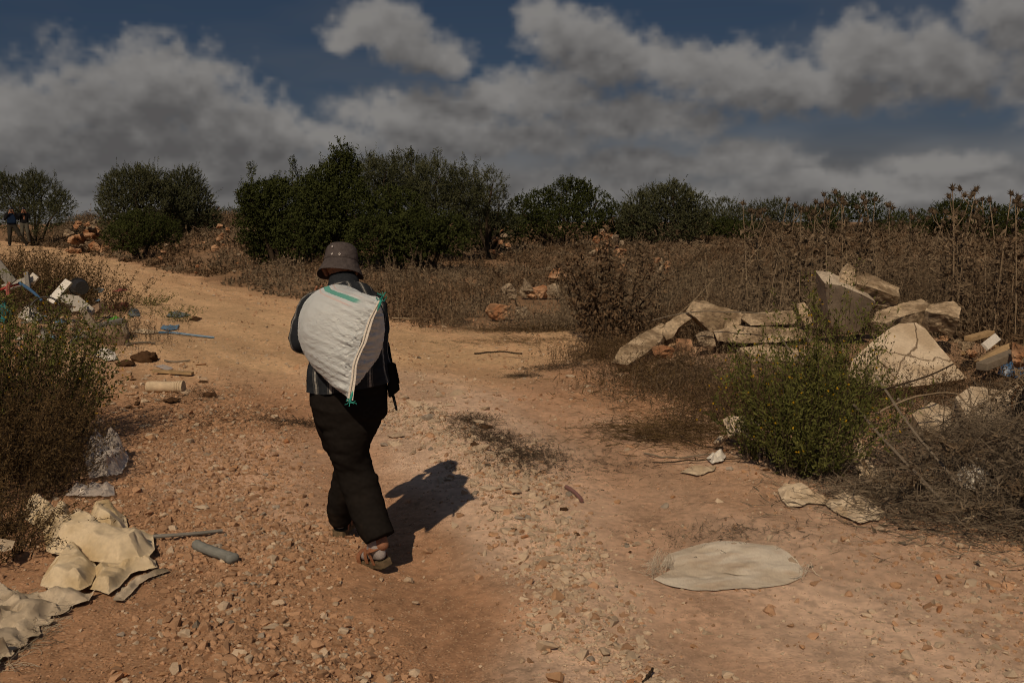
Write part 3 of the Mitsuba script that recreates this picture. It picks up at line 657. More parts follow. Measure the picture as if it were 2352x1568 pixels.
scene[sk + '__bag'] = ply((sv, sf), 'woven_plastic', smooth=True, uv=suv)
# sewn hem along the end seam: a folded ribbon standing off the sack
m = 60; s = np.linspace(-1.0, 1.0, m)
outd = unit(Mid - Cen)
rib = Mid + e1 * (s * half)[:, None]
rib = rib + outd * 0.012 + np.array([1, 0, 0]) * (-0.024 + 0.004 * np.sin(s * 7) + 0.010 * (fb(np.stack([s * 3, s * 0, s * 0], -1), 1, 2, 118)))[:, None] * (1 - s ** 2)[:, None]
wdir = unit(np.array([0.94, -0.30, 0.15]))[None] + 0.35 * outd * fb(np.stack([s * 2.5 + 4, s * 0, s * 0], -1), 1, 2, 119)[:, None]
wid = 0.015 + 0.002 * np.sin(s * 5)
RV = np.concatenate([rib - wdir * 0.012, rib + wdir * wid[:, None], rib + wdir * wid[:, None] + np.array([0.001, 0.004, 0]), rib - wdir * 0.012 + np.array([0.001, 0.004, 0])])
ii = np.arange(m - 1); rf = []
for k in range(4):
    P0, P1 = k * m, ((k + 1) % 4) * m
    rf += [np.stack([P0 + ii, P0 + ii + 1, P1 + ii + 1], -1), np.stack([P0 + ii, P1 + ii + 1, P1 + ii], -1)]
part(sk, 'hem', ply((RV, np.vstack(rf)), 'white_tape', smooth=False))
st_ = rib + wdir * (wid * 0.1)[:, None] + np.array([-0.0015, -0.003, 0])
part(sk, 'stitching', ply(tube(st_, 0.0016, 5), 'grey_thread', smooth=True))
def tuft(c, d, n, ln, seed):
    r = np.random.default_rng(seed); ms = []
    for k in range(n):
        p, dd, pts = np.array(c) + r.normal(0, 0.005, 3), unit(d + r.normal(0, 0.45, 3)), []
        for q_ in range(7):
            pts.append(p); p = p + dd * ln / 6 * r.uniform(0.7, 1.2); dd = unit(dd + r.normal(0, 0.55, 3))
        ms.append(tube(pts, 0.0022, 4))
    return cat(ms)
part(sk, 'corner_tie', ply(tuft(A_ + outd * 0.008, np.array([0.5, -0.2, 0.25]), 7, 0.05, 3), 'teal_thread', smooth=True))
part(sk, 'corner_tie', ply(tuft(B_ + outd * 0.008, np.array([-0.15, -0.2, -0.8]), 8, 0.05, 4), 'teal_thread', smooth=True))
# teal tape under the two corners
for c, d in ((A_, -e1), (B_, e1)):
    part(sk, 'corner_tape', ply(tube([c + outd * 0.010 + np.array([0.004, -0.004, 0]), c + d * 0.03 + outd * 0.012 + np.array([0.003, -0.004, 0]), c + d * 0.06 + outd * 0.010], [0.007, 0.006, 0.002], 6), 'teal_thread', smooth=True))

# ------------------------------------------------------------------ the shoulder bag on the right hip
bg = thing('shoulder_bag', 'small black bag hanging at the right hip of the walking person', 'bag')
c = [pix(893, 838, 5.10), pix(896, 908, 5.08), pix(913, 892, 5.10), pix(902, 836, 5.10), pix(893, 838, 5.26), pix(896, 908, 5.26), pix(914, 893, 5.26), pix(902, 836, 5.26)]
b0 = hull_of([(p, 0.010) for p in c], 10)
bt = fuse([b0], 0.02, 4)
scene[bg + '__pouch'] = ply(bt, 'black_cloth', smooth=40)
part(bg, 'flap', ply(fuse([hull_of([(p + np.array([0.008, 0, 0]), 0.006) for p in (pix(903, 836, 5.09), pix(912, 878, 5.09), pix(903, 836, 5.27), pix(912, 878, 5.27))], 8)], 0.02, 2), 'black_cloth', smooth=40))
part(bg, 'strap', ply(tube([pix(903, 908, 5.08), pix(907, 925, 5.06), pix(911, 942, 5.06)], [0.008, 0.008, 0.006], 6), 'black_cloth', smooth=True))
part(bg, 'strap', ply(tube([pix(898, 838, 5.2), pix(890, 790, 5.36), pix(850, 720, 5.42), pix(780, 672, 5.36)], 0.011, 6), 'black_cloth', smooth=True))
# ------------------------------------------------------------------ plants
def leafy(lo, hi, k, scale=3.0):
    def fn(p, n, uv):
        a = noise(p.x * scale + k, p.y * scale, p.z * scale)
        b = cell_rand(p.x * 24.0, p.y * 24.0, p.z * 24.0)
        return mix(lo, hi, dr.clip(0.65 * a + 0.5 * b - 0.1, 0, 1))
    return {'type': 'twosided', 'b': {'type': 'diffuse', 'reflectance': proc(fn)}}
def weedy(p, n, uv):
    patch = smoothstep(0.32, 0.68, mikit.fbm(p.x * 0.55 + 9, p.y * 0.55, 0.0, 3))
    fine_ = noise(p.x * 3.0, p.y * 3.0, p.z * 3.0); b = cell_rand(p.x * 26.0, p.y * 26.0, p.z * 26.0)
    lo = mix((0.060, 0.043, 0.029), (0.082, 0.064, 0.047), patch); hi = mix((0.200, 0.138, 0.088), (0.290, 0.232, 0.168), patch)
    return mix(lo, hi, dr.clip(0.55 * fine_ + 0.6 * b * b, 0, 1))
scene['oak_leaf'] = leafy((0.022, 0.030, 0.011), (0.070, 0.085, 0.030), 0.0)
scene['olive_leaf'] = leafy((0.036, 0.044, 0.024), (0.112, 0.122, 0.070), 3.0)
scene['bush_leaf'] = leafy((0.050, 0.060, 0.018), (0.165, 0.175, 0.058), 6.0, 6.0)
scene['brown_leaf'] = leafy((0.050, 0.034, 0.018), (0.150, 0.105, 0.055), 9.0, 5.0)
scene['dry_weed'] = {'type': 'twosided', 'b': {'type': 'diffuse', 'reflectance': proc(weedy)}}
scene['seed_head'] = leafy((0.055, 0.042, 0.030), (0.155, 0.120, 0.085), 11.0, 3.0)
scene['grey_twig'] = leafy((0.085, 0.070, 0.054), (0.27, 0.225, 0.175), 14.0, 3.0)
scene['pale_stalk'] = leafy((0.15, 0.115, 0.080), (0.33, 0.265, 0.19), 15.0, 2.0)
scene['bark'] = leafy((0.035, 0.027, 0.020), (0.085, 0.066, 0.050), 18.0, 8.0)
scene['yellow_petal'] = {'type': 'twosided', 'b': {'type': 'diffuse', 'reflectance': {'type': 'rgb', 'value': [0.46, 0.30, 0.02]}}}

def leaf_mesh(base, d, length, width, two=True):
    tip = base + d * length[:, None]
    return blades(base, tip, width) if two else slivers(base, tip, width)

def sprigs(o, d, length, per, leaf_l, leaf_w, spread, two=True, wood=0.004):
    """short shoots from o along d, set with leaves on alternating sides"""
    n = len(o)
    t = np.tile(np.linspace(0.15, 1.0, per), (n, 1)) + R.uniform(-0.05, 0.05, (n, per))
    u, w = frames(d)
    a = R.uniform(0, 2 * np.pi, (n, 1)) + np.arange(per)[None] * 2.4
    base = o[:, None] + d[:, None] * (t * length[:, None])[..., None]
    out = u[:, None] * np.cos(a)[..., None] + w[:, None] * np.sin(a)[..., None]
    ld = unit(d[:, None] * (1 - spread) + out * spread + R.normal(0, 0.22, (n, per, 3)))
    L = leaf_l * R.uniform(0.6, 1.25, (n, per))
    m = leaf_mesh(base.reshape(-1, 3), ld.reshape(-1, 3), L.ravel(), (leaf_w * R.uniform(0.7, 1.2, (n, per))).ravel(), two)
    return m

def crown(blobs, dens, kind, y):
    os_, ds, ls = [], [], []
    for c, r in blobs:
        n = int(dens * (r[0] * r[2] + 0.12) * (4.7 if kind == 'olive' else 4.6) * (38 / max(y, 30)) ** 1.2)
        d = unit(R.normal(size=(n, 3)))
        k = np.where(R.uniform(0, 1, n) < 0.72, R.uniform(0.80, 1.02, n), R.uniform(0.3, 0.85, n))
        lobes = 1 + 0.34 * fb(d * 1.9 + c, 1.3, 3, 130) + 0.28 * fb(d * 5 + c, 1.0, 2, 131)
        p = c + d * np.asarray(r) * (k * lobes)[:, None]
        os_.append(p); ds.append(unit(d * 0.75 + [0, 0, 0.55] + R.normal(0, 0.35, (n, 3)))); ls.append(R.uniform(0.10, 0.30, n) * np.where(R.uniform(0, 1, n) < 0.10, 1.7, 1))
    o, d, l = map(np.concatenate, (os_, ds, ls))
    two = y < 39
    if kind == 'oak': return sprigs(o, d, l * 0.9, 11, 0.060, 0.022 if two else 0.028, 0.75, two)
    return sprigs(o, d, l * 1.25, 15, 0.078, 0.0115 if two else 0.018, 0.48, two)

def tree(kind, label, blobs_px, y, trunk_px, dens=150, cat_='tree', group=None, shoots=()):
    k = thing({'oak': 'oak_tree', 'olive': 'olive_tree', 'bush': 'dense_bush'}[kind], label, cat_, group)
    blobs = []
    for (u, v, ru, rv) in blobs_px:
        yy = y + R.uniform(-0.03, 0.03) * y
        r = (ru * yy / 2287, 0.85 * (ru + rv) / 2 * yy / 2287, rv * yy / 2287)
        blobs.append((pix(u, v, yy), r))
    lv = [crown(blobs, dens, 'oak' if kind == 'bush' else kind, y)]
    for (u, v0, v1) in shoots:          # tall single shoots standing out of the crown
        p0, p1 = pix(u, v0, y), pix(u + R.uniform(-4, 4), v1, y)
        n = 26; t = R.uniform(0, 1, n) ** 0.8
        o = p0 + (p1 - p0) * t[:, None] + R.normal(0, 0.05, (n, 3))
        lv.append(sprigs(o, unit(np.array([0, 0, 1]) + R.normal(0, 0.45, (n, 3))), R.uniform(0.1, 0.25, n), 8, 0.06, 0.02, 0.6, True))
    scene[k + '__crown'] = ply(cat(lv), 'olive_leaf' if kind == 'olive' else 'oak_leaf')
    b = pix(trunk_px[0], trunk_px[1], y); b[2] = float(ground_z(b[0], b[1])) - 0.1
    ms = []
    for c, r in blobs:
        mid = b * 0.45 + c * 0.55 + R.normal(0, 0.12, 3)
        ms.append(tube(np.array([b + R.normal(0, 0.08, 3) * [1, 1, 0], b * 0.7 + mid * 0.3 + R.normal(0, 0.06, 3), mid, c, c + [R.normal(0, 0.2), 0, r[2] * 0.6]]), [0.11, 0.085, 0.055, 0.03, 0.008], 6))
    for (u, v0, v1) in shoots: ms.append(tube(np.array([pix(u, v0 + 30, y), pix(u, v0, y), pix(u, v1 + 3, y)]), [0.012, 0.009, 0.004], 4))
    scene[k + '__trunk'] = ply(cat(ms), 'bark', smooth=True)
    return k

tree('olive', 'sparse olive tree at the far left edge behind the two standing people', [(40, 445, 52, 36), (95, 455, 48, 40), (140, 470, 26, 26), (75, 415, 26, 18), (5, 430, 26, 26), (60, 500, 90, 34)], 56, (80, 540), 190, shoots=((78, 420, 392), (128, 450, 400), (10, 420, 400)))
tree('olive', 'round olive tree beside the orange rock heap on the left', [(310, 455, 72, 60), (300, 430, 55, 40), (345, 420, 40, 32), (380, 480, 60, 55), (270, 490, 42, 45)], 43, (330, 560), 150, shoots=((318, 400, 382), (236, 470, 432)))
tree('olive', 'taller narrow olive tree right of the round one', [(428, 432, 42, 40), (440, 470, 50, 45), (410, 450, 40, 45), (470, 500, 32, 35), (430, 515, 60, 35)], 45, (435, 560), 150)
tree('bush', 'low dark bush in front of the left olive trees', [(320, 525, 60, 38), (285, 545, 42, 30), (370, 535, 45, 32)], 38, (320, 575), 160, 'bush')
tree('oak', 'dark evergreen oak standing at the left of the middle grove', [(610, 470, 48, 50), (590, 520, 40, 55), (650, 500, 60, 65), (640, 440, 30, 25), (575, 455, 22, 25), (690, 540, 60, 55), (615, 565, 40, 40)], 30, (640, 600), 190, shoots=((578, 420, 380), (672, 410, 372), (683, 440, 392)))
tree('oak', 'tallest oak of the middle grove with one tall shoot', [(765, 435, 58, 60), (740, 490, 60, 65), (790, 400, 34, 45), (715, 445, 36, 40), (800, 480, 55, 65), (760, 545, 70, 55)], 29, (770, 610), 190, shoots=((783, 370, 330), (795, 380, 338), (772, 375, 345), (805, 385, 352)))
tree('olive', 'broad olive tree at the back of the middle grove', [(880, 420, 55, 48), (940, 415, 50, 48), (1000, 425, 52, 50), (1060, 440, 44, 45), (920, 470, 75, 55), (1020, 490, 70, 55), (850, 400, 32, 28), (1075, 480, 40, 50)], 33, (990, 600), 170, shoots=((850, 385, 352), (905, 385, 355), (945, 380, 348), (1000, 390, 352), (1068, 410, 365), (1090, 420, 378)))
tree('oak', 'dark oak with a low crown right of the walking person', [(900, 500, 70, 60), (860, 550, 60, 50), (960, 540, 65, 50), (1030, 540, 45, 45), (930, 575, 60, 28)], 28, (985, 600), 190)
tree('olive', 'thin light olive tree at the right end of the middle grove', [(1130, 430, 26, 34), (1118, 465, 24, 30), (1145, 480, 26, 35), (1100, 500, 40, 35), (1150, 520, 35, 25)], 36, (1125, 560), 85, shoots=((1120, 420, 388),))
tree('oak', 'green oak behind the orange rocks right of the grove', [(1300, 465, 55, 48), (1250, 480, 50, 42), (1360, 480, 46, 42), (1200, 490, 36, 36), (1300, 510, 90, 34), (1330, 445, 34, 28), (1225, 520, 50, 26)], 43, (1290, 560), 160, shoots=((1290, 440, 414), (1310, 430, 410), (1345, 440, 424)))
tree('olive', 'rounded olive tree with pointed shoots right of the green oak', [(1535, 475, 62, 44), (1480, 485, 44, 40), (1590, 490, 38, 40), (1545, 455, 40, 28), (1530, 520, 90, 38), (1450, 510, 30, 30)], 41, (1530, 570), 150, shoots=((1470, 460, 440), (1500, 450, 430), (1548, 445, 418), (1580, 455, 430)))
tree('olive', 'small olive tree far off beyond the thistles', [(1660, 487, 38, 28), (1695, 500, 32, 24), (1640, 508, 40, 26), (1720, 512, 40, 20)], 56, (1660, 540), 140)
tree('olive', 'low far tree behind the thistle heads, left of two', [(1775, 488, 46, 24), (1740, 500, 40, 24), (1830, 500, 55, 24), (1880, 508, 40, 20)], 52, (1775, 540), 140)
tree('oak', 'low far tree behind the thistle heads, right of two', [(1935, 480, 46, 32), (1985, 476, 40, 32), (1895, 500, 55, 28), (2035, 505, 50, 24)], 50, (1950, 550), 140)
tree('oak', 'dark bushy tree at the far right behind tall thistles', [(2200, 500, 60, 38), (2255, 505, 60, 38), (2145, 512, 50, 30), (2190, 488, 36, 24)], 46, (2200, 560), 150)
tree('oak', 'low tree crown reaching out of the right edge of the view', [(2330, 510, 56, 38), (2390, 500, 60, 46), (2290, 525, 56, 32)], 45, (2350, 560), 150)
for lab, bl, y, tr_px in (('far low tree between the left olive and the middle grove', [(520, 502, 40, 18), (560, 505, 44, 22), (490, 512, 40, 18)], 70, (530, 515)), ('far low tree beyond the field at the right', [(2085, 512, 50, 20), (2040, 520, 44, 18), (2120, 518, 40, 18)], 70, (2070, 530)), ('far low tree peeping out beside the rock heap', [(205, 505, 34, 10), (180, 512, 24, 9)], 80, (200, 520))):
    tree('olive', lab, bl, y, tr_px, 200)

tree('bush', 'low dark bush between the middle grove and the green oak', [(1120, 520, 50, 30), (1165, 525, 45, 28), (1090, 545, 40, 26)], 39, (1130, 560), 160, 'bush')
tree('bush', 'low bush filling the gap between the green oak and the pointed olive', [(1420, 505, 44, 36), (1445, 530, 50, 26), (1400, 535, 40, 22)], 45, (1420, 560), 160, 'bush')
tree('bush', 'low dark bush behind the thistles right of the pointed olive', [(1620, 525, 60, 28), (1680, 530, 60, 24)], 44, (1640, 560), 160, 'bush')
# ---- dry thistles
def thistle_mesh(seed, H, heads, leaves):
    r = np.random.default_rng(seed)
    ms, hs, lf = [], [], []
    bend = r.normal(0, 0.10, 2)
    def at(t): return np.array([bend[0] * t * t * H, bend[1] * t * t * H, t * H])
    ts = np.linspace(0, 1, 7)
    ms.append(tube(np.array([at(t) for t in ts]), np.linspace(0.011, 0.004, 7), 4))
    ends = [(at(1.0), unit(at(1) - at(0.9)))]
    for k in range(heads - 1):
        t = r.uniform(0.45, 0.93); a = r.uniform(0, 2 * np.pi); L = r.uniform(0.14, 0.42) * H * (1.05 - t) * 1.6 + 0.08
        d0 = unit(np.array([math.cos(a) * 0.75, math.sin(a) * 0.75, 0.75])); d1 = unit(d0 + [0, 0, 1.0])
        p = at(t); q = p + d0 * L * 0.5; e = q + d1 * L * 0.5
        ms.append(tube(np.array([p, q, e]), [0.006, 0.0045, 0.003], 3)); ends.append((e, d1))
    for e, d in ends:
        s = r.uniform(0.8, 1.25)
        v, f = trimesh.creation.icosphere(0).vertices * 0.023 * s * [1, 1, 1.15], trimesh.creation.icosphere(0).faces
        hs.append((v + e, f))
        n = 30; sd = unit(r.normal(size=(n, 3)) + d * 0.75)
        hs.append(slivers(e + sd * 0.012, e + sd * (r.uniform(0.036, 0.066, n) * s)[:, None], 0.0058))
    n = leaves; t = r.uniform(0.03, 0.85, n); a = r.uniform(0, 2 * np.pi, n)
    b = np.array([at(x) for x in t]); d = unit(np.stack([np.cos(a), np.sin(a), r.uniform(-0.9, 0.5, n)], -1))
    L = r.uniform(0.05, 0.19, n) * (1.1 - t * 0.6)
    lf.append(blades(b, b + d * L[:, None] + [0, 0, -0.03], r.uniform(0.008, 0.022, n), r.normal(0, 0.02, (n, 3))))
    tips = b + d * L[:, None] * 0.6
    d2 = unit(r.normal(size=(n, 3)))
    lf.append(slivers(tips, tips + d2 * (L * 0.6)[:, None], r.uniform(0.006, 0.012, n)))
    return cat(ms), cat(hs), cat(lf)

THISTLES = []
for k in range(9):
    st, hd, lf = thistle_mesh(900 + k, 1.5, [6, 4, 7, 3, 5, 8, 4, 6, 2][k], [70, 46, 90, 60, 110, 80, 50, 95, 40][k])
    THISTLES.append((ply(st, 'pale_stalk', smooth=True), ply(hd, 'seed_head'), ply(lf, 'dry_weed')))
def put_thistle(x, y, h, label, group, kind=None, lean=4):
    k = thing('dry_thistle', label, 'thistle', group)
    st, hd, lf = THISTLES[int(R.integers(0, 9)) if kind is None else kind]
    m = tr(x, y, float(surf(x, y)) - 0.03, R.uniform(0, 360), h / 1.5, R.normal(0, lean), R.normal(0, lean))
    part(k, 'stem', st, m); part(k, 'leaves', lf, m); labels[part(k, 'flower_heads', hd, m)] = {'kind': 'stuff'}
    return k
GT, LT = 'tall thistles against the sky at the right', 'tall dry thistle whose spiny seed heads stand against the sky or far trees'
GS, LS = 'dry brown thistles in the scrub on the right', 'dry brown thistle with spiny seed heads standing in the right-hand scrub'
for (u, v, y) in ((1728, 472, 13.2), (1782, 466, 13.6), (1812, 478, 14), (1845, 484, 13), (1912, 452, 12.6), (1940, 462, 13.2), (1955, 458, 13.4), (1975, 470, 13), (2000, 464, 13.5), (2028, 470, 12.8), (2048, 478, 13.2), (2095, 490, 14), (2202, 438, 11.6), (2212, 440, 11.8), (2226, 455, 12.0), (2280, 460, 12.2), (2300, 448, 11.6), (2312, 462, 12), (2335, 470, 11.8), (2352, 466, 11.2), (2372, 440, 11.0), (1868, 470, 13.3), (1890, 480, 14.2), (2130, 492, 13.6), (2252, 470, 12.6), (1700, 490, 14), (1760, 488, 14.4)):
    p = pix(u, v - 7, y)
    put_thistle(p[0], y, p[2] - float(surf(p[0], y)) + 0.02, LT, GT, lean=1.5)
n = 0
while n < 185:
    x, y = R.uniform(1.0, 10.5), R.uniform(11.2, 21)
    if x < 3.0 - (y - 12) * 0.16 and y < 15: continue
    if x > 0.56 * y + 0.8: continue
    if (x - 4.0) ** 2 / 4.5 + (y - 10.2) ** 2 / 4.0 < 1: continue
    h = R.uniform(0.8, 1.35) * np.clip(1.9 - y / 16, 0.5, 1) * (0.75 + 0.25 * np.clip((x - 1.5) / 3, 0, 1))
    put_thistle(x, y, h, LS, GS, lean=7); n += 1

# the big dead thistle clump by the track bend
k = thing('dead_thistle_clump', 'dead many-stemmed thistle clump on the bend beside the pale track', 'thistle')
ms, hs, lf = [], [], []
for (u0, v0, u1, v1) in ((1375, 785, 1360, 640), (1390, 790, 1400, 600), (1360, 780, 1300, 590), (1370, 785, 1330, 560), (1400, 780, 1450, 575), (1410, 775, 1500, 600), (1385, 790, 1380, 545), (1420, 770, 1530, 640), (1350, 775, 1280, 600), (1395, 785, 1430, 620), (1440, 770, 1480, 560), (1380, 790, 1345, 600), (1405, 790, 1398, 520), (1365, 785, 1308, 525)):
    p0, p1 = pix(u0, v0, 13.9 + R.uniform(-0.25, 0.25)), pix(u1, v1, 13.9 + R.uniform(-0.4, 0.5))
    p0[2] = float(surf(p0[0], p0[1])) - 0.03
    L = np.linalg.norm(p1 - p0); mid = (p0 + p1) / 2 + [0, 0, 0.08] + R.normal(0, 0.03, 3)
    q, _ = spline([p0, mid, p1], 7)
    ms.append(tube(q, np.linspace(0.020, 0.005, 7) * R.uniform(0.6, 1.2), 5))
    nn_ = 190; t = R.uniform(0.02, 1.0, nn_) ** 0.8
    b = p0 + (p1 - p0) * t[:, None] + R.normal(0, 0.045, (nn_, 3)); d = unit(R.normal(size=(nn_, 3)) + [0, 0, -0.25]); l = R.uniform(0.04, 0.12, nn_)
    lf.append(blades(b, b + d * l[:, None], R.uniform(0.008, 0.022, nn_), R.normal(0, 0.012, (nn_, 3))))
    for h in range(3):
        e = p0 + (p1 - p0) * R.uniform(0.75, 1.02) + R.normal(0, 0.06, 3); sd = unit(R.normal(size=(26, 3)))
        hs.append(slivers(e + sd * 0.008, e + sd * R.uniform(0.03, 0.055, (26, 1)), 0.005))
labels[part(k, 'stems', ply(cat(ms), 'bark', smooth=True))] = {'kind': 'stuff'}; labels[part(k, 'flower_heads', ply(cat(hs), 'pale_stalk'))] = {'kind': 'stuff'}; part(k, 'leaves', ply(cat(lf), 'dry_weed'))

# ---- dry scrub that reads as one mass
def scrub(x, y, h, per_stem, per_leaf, w=0.004, leaf=0.05):
    n = len(x); z = ground_z(x, y) - 0.02
    b = np.stack([x, y, z], -1)
    out = []
    s = np.repeat(b, per_stem, 0) + np.concatenate([R.normal(0, 0.07, (n * per_stem, 2)), np.zeros((n * per_stem, 1))], 1)
    hh = np.repeat(h, per_stem) * R.uniform(0.5, 1.1, n * per_stem)
    tip = s + np.stack([R.normal(0, 0.20, n * per_stem) * hh, R.normal(0, 0.20, n * per_stem) * hh, hh], -1)
    out.append(slivers(s, tip, w * R.uniform(0.6, 1.3, n * per_stem) * np.clip(np.repeat(y, per_stem) / 16, 0.8, 3)))
    m = n * per_stem * per_leaf
    t = R.uniform(0.08, 1.0, m); o = np.repeat(s, per_leaf, 0) + np.repeat(tip - s, per_leaf, 0) * t[:, None]
    d = unit(R.normal(size=(m, 3)) + [0, 0, 0.25])
    L = leaf * R.uniform(0.4, 1.5, m) * np.clip(np.repeat(np.repeat(y, per_stem), per_leaf) / 16, 0.8, 2.8)
    out.append(slivers(o, o + d * L[:, None], L * 0.16))
    return cat(out)

def field_spots(n, f):
    xs, ys = [], []
    while sum(map(len, xs)) < n:
        y = 14.5 + 58 * R.uniform(0, 1, 4 * n) ** 1.9; x = R.uniform(-1, 1, 4 * n) * (0.56 * y + 1)
        k = f(x, y); xs.append(x[k]); ys.append(y[k])
    return np.concatenate(xs)[:n], np.concatenate(ys)[:n]
CLEAR = [((u - 1176) / 2287 * y, y, w) for u, y, w in ((1225, 20.5, 0.55), (1281, 23, 0.3), (1146, 16.9, 0.5), (1395, 33, 0.9), (1150, 34, 0.5), (1440, 25, 0.4), (1500, 26, 0.5), (1547, 25, 0.3), (515, 36, 0.5), (460, 26, 0.4), (545, 28, 0.4), (195, 45, 1.3), (470, 36, 0.5))]
def wild(x, y):
    j = fb(np.stack([x, y, 0 * x], -1), 0.6, 3, 140) * 1.2
    right_of_road = (x - np.interp(y, [12.0, 16.0, 20.5, 28, 37, 49, 62], [-2.2, -4.6, -7.7, -12.3, -17.6, -25, -34])) > 0
    open_ = np.ones(np.shape(x), bool)
    for (cx, cy, cw) in CLEAR: open_ &= ~((np.abs(x - cx) < cw) & (y > cy - 3.2) & (y < cy + 0.3) & (fb(np.stack([x, y, 0 * x], -1), 3.0, 2, 145) > -0.16))
    return open_ & (seg_dist(x + j * 0.5, y, ROAD) > 2.75) & (seg_dist(x, y + j * 0.6, BRANCH) > 1.75) & right_of_road & (y > 14.0)
x, y = field_spots(14500, wild)
xe = R.uniform(-34, -15, 1700); ye = R.uniform(44, 74, 1700); ke = wild(xe, ye); x, y = np.concatenate([x, xe[ke]]), np.concatenate([y, ye[ke]])
h = (0.42 + 0.5 * np.clip((y - 42) / 8, 0, 1) * (x < -14) + 0.36 * np.clip((x + 6) / 9, 0, 1)) * np.clip(0.75 + 2.4 * fb(np.stack([x, y, 0 * x], -1), 0.8, 3, 141), 0.25, 1.8) * np.clip((seg_dist(x, y, ROAD) - 2.4) / 2.0, 0.35, 1) * np.where(x > -5, np.clip(1.55 - y / 24, 0.32, 1), 1)
scene['dry_scrub'] = ply(scrub(x, y, h, 3, 6, 0.005, 0.06), 'dry_weed')
labels['dry_scrub'] = {'label': 'knee-high dry brown scrub and weeds covering the field behind the track', 'category': 'scrub', 'kind': 'stuff'}
n = 8200
x = R.uniform(1.0, 11, n * 3); y = R.uniform(11.0, 24, n * 3)
k = (x > 2.6 - np.clip((y - 12.2) * 0.55, 0, 3.2)) & (x < 0.56 * y + 0.8) & ((x - 3.7) ** 2 / 4.0 + (y - 10.0) ** 2 / 3.6 > 1) & (y > 12.2 - (x > 4.6) * 0.9)
x, y = x[k][:n], y[k][:n]
h = (0.55 + 0.5 * np.clip((x - 1.5) / 3.0, 0, 1)) * np.clip(0.85 + 2.2 * fb(np.stack([x, y, 0 * x], -1), 0.9, 3, 142), 0.35, 1.7) * np.clip(1.8 - y / 15.5, 0.34, 1)
scene['thistle_scrub'] = ply(scrub(x, y, h, 3, 8, 0.004, 0.065), 'dry_weed')
labels['thistle_scrub'] = {'label': 'dense chest-high dead thistle undergrowth on the right', 'category': 'scrub', 'kind': 'stuff'}
n = 3400                                                   # pale upright stalks among it
x, y = field_spots(n, wild); hh = R.uniform(0.35, 0.95, n) * np.clip(0.5 + 0.08 * (x + 6), 0.45, 1.2) * np.clip(1.5 - y / 30, 0.45, 1)
b = np.stack([x, y, ground_z(x, y)], -1); m = [slivers(b, b + np.stack([R.normal(0, 0.12, n), R.normal(0, 0.12, n), hh], -1), 0.006)]
x = R.uniform(1.2, 10, 900); y = R.uniform(11.8, 19, 900); k = (x < 0.56 * y + 0.5) & (x > 2.8 - (y - 12) * 0.4); x, y = x[k], y[k]; n = len(x)
b = np.stack([x, y, ground_z(x, y)], -1); m.append(slivers(b, b + np.stack([R.normal(0, 0.25, n), R.normal(0, 0.2, n), R.uniform(0.6, 1.3, n)], -1), 0.007))
scene['dry_stalks'] = ply(cat(m), 'pale_stalk')
labels['dry_stalks'] = {'label': 'thin pale dead stalks sticking up through the brown scrub', 'category': 'stalks', 'kind': 'stuff'}

n = 0
while n < 104:
    y = R.uniform(15, 26); x = R.uniform(-0.14, 0.3) * y
    if not wild(np.array([x]), np.array([y]))[0]: continue
    put_thistle(x, y, R.uniform(0.6, 1.0) + 0.35 * (x > 0.5) * R.uniform(), 'dry thistle standing up out of the scrub between the grove and the track', 'dry thistles in the scrub before the grove', lean=8); n += 1
